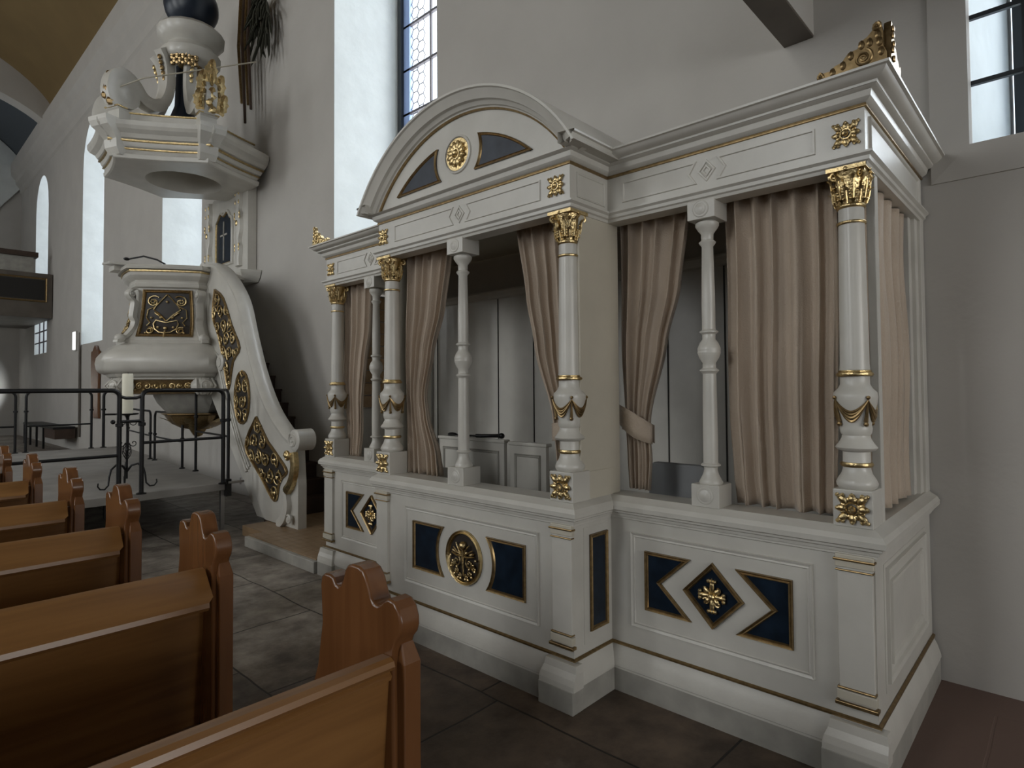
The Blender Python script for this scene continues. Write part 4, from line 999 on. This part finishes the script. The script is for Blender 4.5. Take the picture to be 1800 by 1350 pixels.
# side panels and corner consoles
for sg in (-1, 1):
    an = FA+sg*rad(33.5); d = Vector((math.cos(an), math.sin(an), 0)); tt = Vector((-math.sin(an), math.cos(an), 0)); c = Vector((PC[0], PC[1], 0))
    path = [(.74, 3.04), (.80, 3.02), (.83, 2.96), (.79, 2.90), (.75, 2.86), (.76, 2.76), (.77, 2.66), (.74, 2.60), (.76, 2.52), (.84, 2.42), (.93, 2.35), (.97, 2.34), (.98, 2.30)]
    pt = cat(path, 4); a = MB()
    a.rings([[tuple(c+d*(r+dr)+tt*w+Vector((0, 0, z))) for dr, w in ((-.05, -.035), (.018, -.045), (.03, 0), (.018, .045), (-.05, .035))] for r, z in pt])
    a.tube(spiral(c+d*.79+tt*.05+Vector((0, 0, 2.97)), d, (0, 0, 1), .045, 1.4, 1.5, -1), .014, 6); a.tube(spiral(c+d*.79-tt*.05+Vector((0, 0, 2.97)), d, (0, 0, 1), .045, 1.4, 1.5, -1), .014, 6)
    a.ball(c+d*.93+Vector((0, 0, 2.36)), (.07, .07, .06), 10)
    a.build('console', 'paint', body, smooth=50)
for an0 in (FA+rad(61.7), FA-rad(61.7)):
    d = Vector((math.cos(an0), math.sin(an0), 0)); tt = Vector((-math.sin(an0), math.cos(an0), 0))
    hw = lambda z: rb(z)*math.sin(rad(28.2))*.62
    f2 = lambda u, v, hh: tuple(Vector((PC[0], PC[1], v))+d*(rb(v)*math.cos(rad(28.2))+.035*rb(v)+hh)+tt*u)
    MB().grid(lambda u, v: f2((u-.5)*2*hw(2.44+.55*v), 2.44+.55*v, .010), 4, 10).build('grille_ground', 'darkground', body, smooth=60)
    g_ = MB(); tracery(g_, [(-.2, 2.46), (.2, 2.46), (.18, 2.97), (-.18, 2.97)], lambda u, v, h: f2(u, v, h+.012), .13, 5, .009); g_.build('gilt_tracery', 'gold', body)
# bowl and pendant below
BC = (3.38, 9.45)
ploft([(.62, 1.64), (.60, 1.58), (.55, 1.48), (.46, 1.38), (.42, 1.34)], 'bowl', 'greypaint', c=BC, chop=False, sm=30)
ploft([(.50, 1.335), (.50, 1.32), (.45, 1.30), (.42, 1.25), (.36, 1.18), (.24, 1.12), (.12, 1.095), (.10, 1.06), (.06, 1.0)], 'gilt_bowl', 'oldgold', c=BC, chop=False, sm=30)
a = MB()
for k in range(6):
    an = FA+k*PI/3; d = Vector((math.cos(an), math.sin(an), 0)); c = Vector((BC[0], BC[1], 0))
    leaf(a, c+d*.18+Vector((0, 0, 1.10)), c+d*.46+Vector((0, 0, 1.30)), d*.03+Vector((0, 0, -.03)), .07, None)
a.ball((BC[0], BC[1], 1.03), (.07, .07, .05), 10); a.build('acanthus_leaves', 'gold', P, smooth=50)
for sg in (-1, 1):      # shell heads at the corners under the torus
    an = FA+sg*rad(33.5); d = Vector((math.cos(an), math.sin(an), 0)); tt = Vector((-math.sin(an), math.cos(an), 0)); c = Vector((PC[0], PC[1], 1.72))+d*.90
    a = MB(); a.ball(c, (.15, .15, .12), 14); a.tube(spiral(c+d*.12, tt, (0, 0, 1), .08, 1.5, 0), .018, 7)
    for k in range(5): a.tube([c+tt*(.05*(k-2))+Vector((0, 0, .10))+d*.06, c+tt*(.06*(k-2))+d*.15, c+tt*(.04*(k-2))+Vector((0, 0, -.11))+d*.06], .014, 6)
    a.build('corner_shell', 'paint', P, smooth=60)
# book board
o = thing('book_board', 'white sloping book board at the left of the pulpit rim', 'book rest', (2.45, 9.9, 3.38))
a = MB(); c = Vector((2.42, 9.75, 3.38)); U = (ft*-1).normalized(); 
a.rings([[tuple(c+ft*u*-1*.0+Vector((dx, dy, z))) for dx, dy, z in ((-.16, -.22, h), (.28, -.34, h+.0), (.36, .10, h+.06), (-.12, .30, h+.06))] for h in (0, .035)])
a.build('board', 'paint', o, smooth=0, bevel=.006)
a = MB(); a.box(c.x-.08, c.x+.2, c.y-.14, c.y+.12, c.z-.06, c.z+.001); a.build('support', 'paint', o, smooth=0)
o = thing('gooseneck_microphone', 'small black gooseneck microphone lying over the pulpit rim', 'microphone', (2.6, 9.3, 3.43))
a = MB(); a.tube([(2.45, 9.42, 3.45), (2.60, 9.26, 3.49), (2.72, 9.12, 3.44), (2.80, 9.05, 3.38)], .012, 7); a.build('neck', 'black', o)
a = MB(); a.ball((2.44, 9.43, 3.455), (.04, .04, .022), 8); a.build('head', 'black', o)
# back board
D = thing('pulpit_back_board', 'white carved back board with dark blue panel and grey cross, between pulpit and sounding board', 'back board', (4.1, 10, 3.4))
a = MB(); a.box(4.02, 4.16, 9.28, 10.66, 3.50, 4.86); a.build('board', 'paint', D, smooth=0, bevel=.006)
f4 = front(4.02)
pl = cat([(9.84, 3.72), (9.84, 4.35), (9.92, 4.45), (10.02, 4.55), (10.15, 4.50), (10.28, 4.55), (10.40, 4.45), (10.46, 4.35), (10.46, 3.72)], 3)
MB().plate(pl, 0, .008, f4).build('blue_panel', 'navy', D, smooth=0)
moulding([(p[0], p[1]) for p in pl], f4, -.045, .03, .002).build('panel_frame', 'paint', D, smooth=40)
moulding([(p[0], p[1]) for p in pl], f4, .014, .02, .006).build('gilt_fillet', 'gold', D, smooth=40)
a = MB(); a.box(4.00, 4.012, 10.135, 10.165, 3.78, 4.42); a.box(4.00, 4.012, 10.02, 10.28, 4.18, 4.21); a.build('cross', 'greypaint', D, smooth=0)
for y in (9.55, 10.75):
    a = MB(); w = cat([(.08, 4.82), (.10, 4.62), (.06, 4.50), (.10, 4.38), (.12, 4.22), (.10, 4.12), (.05, 4.0), (.11, 3.88), (.08, 3.72), (.09, 3.60)], 4)
    a.rings([[(4.02, y-q, z), (3.97, y-q*.8, z), (3.955, y, z), (3.97, y+q*.8, z), (4.02, y+q, z)] for q, z in w]); s_ = a.build('side_scroll', 'paint', D, smooth=40)
    a = MB()
    for q, z in ((.06, 4.74), (.06, 4.60), (.09, 4.42), (.09, 4.36), (.07, 3.92), (.07, 3.86)):
        for sg in (-1, 1): a.ball((3.965, y+sg*q, z), (.012, .014, .035), 6)
    a.ball((3.955, y, 4.27), (.012, .04, .05), 8); a.build('gilt_touches', 'gold', D)
a = MB(); a.rings([[(x, 9.75+s*0, z) for x, z in ((4.15, 3.30), (4.15, 3.36))] for s in (0, 1)]) if False else None
a = MB(); a.rings([[(4.155, 9.15-e, z), (3.95-e, 9.30-e, z), (3.90-e, 9.9, z), (4.155, 10.6, z)] for e, z in ((-.06, 3.32), (.0, 3.38), (.04, 3.46), (.05, 3.50))]); a.build('bracket_shelf', 'paint', D, smooth=0)
a = MB(); a.rings([[(4.01, 9.93, 3.60), (3.97, 9.93, 3.60)]]) if False else None
# ------------------------------------------------------------------ sounding board
Bd = thing('sounding_board', 'white and gold sounding board with scrolled crown above the pulpit', 'sounding board', (3.2, 9.6, 4.7))
cc = (3.2, 9.6)
def q(prof, name, m, sm=22, seg=6, bul=-.03): return ploft(prof, name, m, Bd, cc, 33.5, True, seg, bul, sm, name == 'roof')
# shell of stacked mouldings with a round recess underneath
und = MB(); n6 = 36
def ringpt(r, z, bul=-.03):
    A = [FA-rad(33.5), FA+rad(33.5), FA+rad(90), FA+rad(146.5), FA+rad(213.5), FA+rad(270)]; V = [Vector((math.cos(a), math.sin(a)))*r for a in A]; ring = []
    for i in range(6):
        p, w = V[i], V[(i+1) % 6]; nn = ((p+w)/2).normalized()
        for k in range(6):
            t = k/6; e = p+(w-p)*t+nn*(bul*4*t*(1-t)*r); ring.append((min(cc[0]+e.x, 4.155), cc[1]+e.y, z))
    return ring
outer = ringpt(1.02, 4.74)
inner_ = [(cc[0]+.02+.50*math.cos(math.atan2(p[1]-cc[1], p[0]-cc[0])), cc[1]+.50*math.sin(math.atan2(p[1]-cc[1], p[0]-cc[0])), 4.73) for p in outer]
up_ = [(x, y, 5.04) for x, y, z in inner_]; in2 = [(cc[0]+(x-cc[0])*.85, cc[1]+(y-cc[1])*.85, 5.06) for x, y, z in inner_]
und.rings([outer, inner_, up_, in2], True, False, True); und.build('underside', 'paint', Bd, smooth=30)
q([(1.02, 4.74), (1.05, 4.75), (1.06, 4.80), (1.03, 4.83), (1.05, 4.86)], 'lower_moulding', 'paint')
q([(1.05, 4.86), (1.075, 4.865), (1.075, 4.88), (1.05, 4.885)], 'gilt_bead', 'gold')
q([(1.05, 4.885), (1.08, 4.90), (1.10, 4.94), (1.10, 4.955)], 'middle_moulding', 'paint')
q([(1.10, 4.955), (1.13, 4.96), (1.13, 4.98), (1.10, 4.985)], 'gilt_bead', 'gold')
q([(1.10, 4.985), (1.14, 5.0), (1.17, 5.05), (1.19, 5.06), (1.24, 5.09), (1.27, 5.13), (1.275, 5.19), (1.20, 5.21), (1.0, 5.22), (.98, 5.23), (.98, 5.36)], 'cornice', 'paint')
q([(.98, 5.36), (1.0, 5.365), (1.0, 5.38), (.96, 5.385)], 'gilt_bead', 'gold')
q([(.96, 5.385), (.80, 5.40), (.70, 5.44), (.60, 5.46), (.56, 5.53), (.50, 5.54)], 'roof', 'paint')
for sg in (-1, 1):        # projecting blocks at the front corners
    an = FA+sg*rad(33.5); d = Vector((math.cos(an), math.sin(an), 0)); tt = Vector((-math.sin(an), math.cos(an), 0)); c = Vector((cc[0], cc[1], 0))
    a = MB(); a.rings([[tuple(c+d*(r+e)+tt*w+Vector((0, 0, z))) for r, w in ((.7, -.10-e*.3), (1.035, -.10-e*.3), (1.035, .10+e*.3), (.7, .10+e*.3))] for e, z in ((.0, 4.78), (.05, 4.86), (.06, 4.97), (.12, 5.04), (.20, 5.10), (.23, 5.16), (.235, 5.215), (.02, 5.225), (.02, 5.37), (.04, 5.385), (.04, 5.40))]); a.build('corner_block', 'paint', Bd, smooth=20)
    a = MB(); a.rings([[tuple(c+d*r+tt*w+Vector((0, 0, z))) for r, w in ((.95, -.13), (1.09, -.13), (1.09, .13), (.95, .13))] for z in (5.40, 5.415)]); a.build('gilt_fillet', 'gold', Bd, smooth=0)
core = MB(); core.lathe(cc[0], cc[1], [(.30, 5.50), (.20, 5.62), (.12, 5.85), (.10, 6.4), (.12, 6.6)], 20); core.build('blue_core', 'orb', Bd)
for k in range(6):
    an = FA+rad(33.5)*(-1 if k == 0 else 1) if k < 2 else FA+rad([90, 146.5, 213.5, 270][k-2])
    d = Vector((math.cos(an), math.sin(an), 0)); tt = Vector((-math.sin(an), math.cos(an), 0)); c = Vector((cc[0], cc[1], 0))
    if k not in (0, 1, 5): continue
    path = cat([(.86, 5.66), (.93, 5.76), (1.03, 5.78), (1.09, 5.66), (1.05, 5.50), (.92, 5.43), (.78, 5.50), (.66, 5.66), (.50, 5.76), (.36, 5.86), (.27, 6.05), (.27, 6.28), (.34, 6.48), (.38, 6.56)], 5) if False else cat([(1.02, 5.44), (1.10, 5.60), (1.06, 5.80), (.94, 5.88), (.80, 5.82), (.66, 5.68), (.50, 5.66), (.36, 5.76), (.28, 5.96), (.26, 6.2), (.30, 6.42), (.38, 6.55)], 6)
    a = MB(); rs = []
    for i, (r, z) in enumerate(path):
        p0, p1_ = path[max(i-1, 0)], path[min(i+1, len(path)-1)]; t = Vector((p1_[0]-p0[0], p1_[1]-p0[1])).normalized(); nn = Vector((-t.y, t.x)); th = .085 if i < len(path)*.6 else .07
        rs.append([tuple(c+d*(r+nn.x*h)+tt*w+Vector((0, 0, z+nn.y*h))) for h, w in ((-th, -.07), (-th, .07), (-th*.2, .09), (th, .07), (th, -.07), (-th*.2, -.09))])
    a.rings(rs)
    for sd in (-1, 1): a.rings([[tuple(c+d*(.93+g_*math.cos(u*PI/10))+tt*sd*w+Vector((0, 0, 5.62+g_*math.sin(u*PI/10)))) for u in range(20)] for g_, w in ((.20, .02), (.19, .085), (.13, .09), (.10, .08), (.05, .10), (.01, .10))])
    s_ = a.build('crown_volute', 'paint', Bd, smooth=45)
    a = MB()
    for j in range(6): a.ball(c+d*(1.12+.03*math.sin(j))+tt*(.03*(-1)**j)+Vector((0, 0, 5.46+j*.075)), (.05, .05, .055), 7)
    if k == 1:
        for j, (zb, zt_, w0) in enumerate(((5.42, 5.72, .0), (5.42, 5.66, -.11), (5.42, 5.66, .11), (5.6, 5.98, .0), (5.6, 5.92, -.08), (5.6, 5.92, .08), (5.8, 6.1, 0))):
            leaf(a, c+d*1.10+tt*w0+Vector((0, 0, zb)), c+d*1.13+tt*w0*1.5+Vector((0, 0, zt_)), d*.10, .075, None)
            for e3 in (.2, .5, .8): a.ball(c+d*1.17+tt*w0*1.2+Vector((0, 0, zb+(zt_-zb)*e3)), (.025, .025, .04), 5)
    a.tube([c+d*1.10+Vector((0, 0, 5.42)), c+d*1.17+Vector((0, 0, 5.62)), c+d*1.12+Vector((0, 0, 5.82))], .025, 7)
    for j in range(7): a.ball(c+d*(.40-.02*j)+Vector((0, 0, 6.42-j*.07)), (.03, .03, .04), 6)
    a.build('gilt_leaves', 'oldgold' if k % 2 == 0 else 'gold', s_)
c2 = (3.27, 9.52)
a = MB(); a.lathe(c2[0], c2[1], [(.26, 6.44), (.36, 6.47), (.40, 6.53), (.40, 6.62), (.34, 6.68), (.32, 6.72), (.38, 6.77), (.45, 6.85), (.455, 6.93), (.40, 6.99), (.26, 7.01)], 18, .2); a.build('crown_ring', 'paint', Bd, smooth=40)
a = MB(); a.ball((c2[0], c2[1], 6.50), (.2, .2, .16), 10)
for k in range(27):
    aa = FA+.12*((k % 9)-4); a.ball((c2[0]+.33*math.cos(aa), c2[1]+.33*math.sin(aa), 6.47-.055*(k//9)+.02*(k % 2)), .038, 6)
a.build('gilt_cluster', 'oldgold', Bd)
a = MB(); a.ball((c2[0], c2[1], 7.36), .37, 24); a.build('blue_orb', 'orb', Bd, smooth=60)
# ribbons and dried greenery hanging behind the crown
o = thing('dried_greenery', 'dark dried evergreen bunch hanging high on the wall right of the sounding board crown', 'greenery', (4.0, 8.95, 6.9))
rnd = random.Random(4); a = MB()
for k in range(70):
    an = rnd.uniform(0, 2*PI); L0 = rnd.uniform(.15, .55); b0 = Vector((3.98, 8.75+rnd.uniform(-.25, .25), 7.25+rnd.uniform(-.35, .4))); dd = Vector((rnd.uniform(-.25, .05), math.cos(an)*.5, -abs(math.sin(an))-.3)).normalized()
    a.ball(b0+dd*L0*.5, (L0*.5, .035, .02), 6, (dd, dd.orthogonal().normalized(), dd.cross(dd.orthogonal()).normalized()))
a.build('sprays', 'green', o)
for k, (y, z0) in enumerate(((9.05, 5.9), (9.15, 6.0), (9.25, 5.75), (9.38, 6.1))):
    MB().tube([(3.95, y, 7.9), (3.92, y+.03, 7.0), (3.95, y-.02, z0)], lambda t: .03-.01*t, 6).build('ribbon', 'oldgold' if k % 2 else 'stair', o)
a = MB(); a.tube([(2.15, 9.25, 5.42), (2.18, 9.22, 5.62), (2.5, 9.0, 5.82), (3.9, 8.75, 6.5)], .010, 5)
tag(a.build('thin_wire', 'cream', None), 'thin pale wire running diagonally across the crown of the sounding board', 'wire')

# ------------------------------------------------------------------ far end of the church
o = thing('far_gallery', 'dark brown gallery with panelled parapet across the far end', 'gallery', (-2, 24, 4))
MB().box(XL+.02, 4.15, 24, 24.15, 4.0, 5.42).build('parapet', 'darkwood', o, smooth=0, bevel=.01)
MB().box(XL+.02, 4.15, 24.15, 28.5, 4.0, 4.15).build('gallery_floor', 'darkwood', o, smooth=0)
for k in range(4):
    x1 = 3.95-k*2.9; MB().box(x1-2.6, x1, 23.98, 24.005, 4.58, 5.2).build('parapet_panel', 'dark', o, smooth=0)
    moulding([(x1-2.6, 4.56), (x1, 4.56), (x1, 5.22), (x1-2.6, 5.22)], side(23.99), -.06, .03).build('panel_moulding', 'oldgold', o, smooth=0)
MB().box(XL+.02, 3.7, 24.3, 24.45, 5.42, 5.95).build('bench_front', 'greypaint', o, smooth=0)
MB().box(XL+.02, 3.8, 24.15, 24.55, 5.95, 6.1).build('dark_ledge', 'stair', o, smooth=0)
o = thing('slatted_bench', 'small dark slatted bench at the foot of the far wall', 'bench', (3.8, 22.5, 0))
MB().box(3.6, 4.1, 20.5, 25, .62, .68).build('seat', 'black', o, smooth=0)
for k in range(4): MB().box(3.62, 3.67, 22.0+k*1.0, 22.06+k*1.0, 0, .62).build('leg', 'black', o, smooth=0)
MB().box(3.64, 4.1, 20.5, 21.9, .35, .62).build('drawer', 'stair', o, smooth=0)
tag(MB().plate(cat([(18.15, .98), (18.2, 1.6), (18.15, 2.6), (18.3, 2.7), (18.5, 2.85), (18.75, 2.7), (18.9, 2.6), (18.85, 1.6), (18.9, .98)], 3), 0, .05, front(4.15)).build('wooden_wall_post', 'pewend', None, smooth=0), 'narrow brown carved wooden board on the wall left of the pulpit torus', 'wooden board')
tag(MB().tube([(4.13, 20.2, .4), (4.13, 20.25, 3.3)], .03, 8).build('wall_pipe', 'darkwood', None), 'thin dark vertical pipe on the wall left of the pulpit', 'pipe')
e = mat('lamp_glow', (1, 1, 1), .5); e.node_tree.nodes['Principled BSDF'].inputs['Emission Color'].default_value = (.93, .98, 1, 1); e.node_tree.nodes['Principled BSDF'].inputs['Emission Strength'].default_value = 1.6; M['glow'] = e
o = thing('wall_lamp', 'slim bright vertical strip lamp on the wall between the pulpit and the far gallery', 'lamp', (4.1, 20.8, 3.1))
MB().box(4.13, 4.16, 20.72, 21.0, 2.82, 3.38).build('backplate', 'plaster', o, smooth=0)
MB().box(4.10, 4.13, 20.75, 20.97, 2.85, 3.35).build('light_strip', 'glow', o, smooth=0)
lp = bpy.data.lights.new('uplight', 'SPOT'); lp.energy = 260; lp.spot_size = rad(70); lp.color = (.92, .98, 1); lp.shadow_soft_size = .2
lo_ = bpy.data.objects.new('uplight', lp); S.collection.objects.link(lo_); lo_.location = (2.6, 28.6, .8); lo_.rotation_euler = (rad(115), 0, 0)
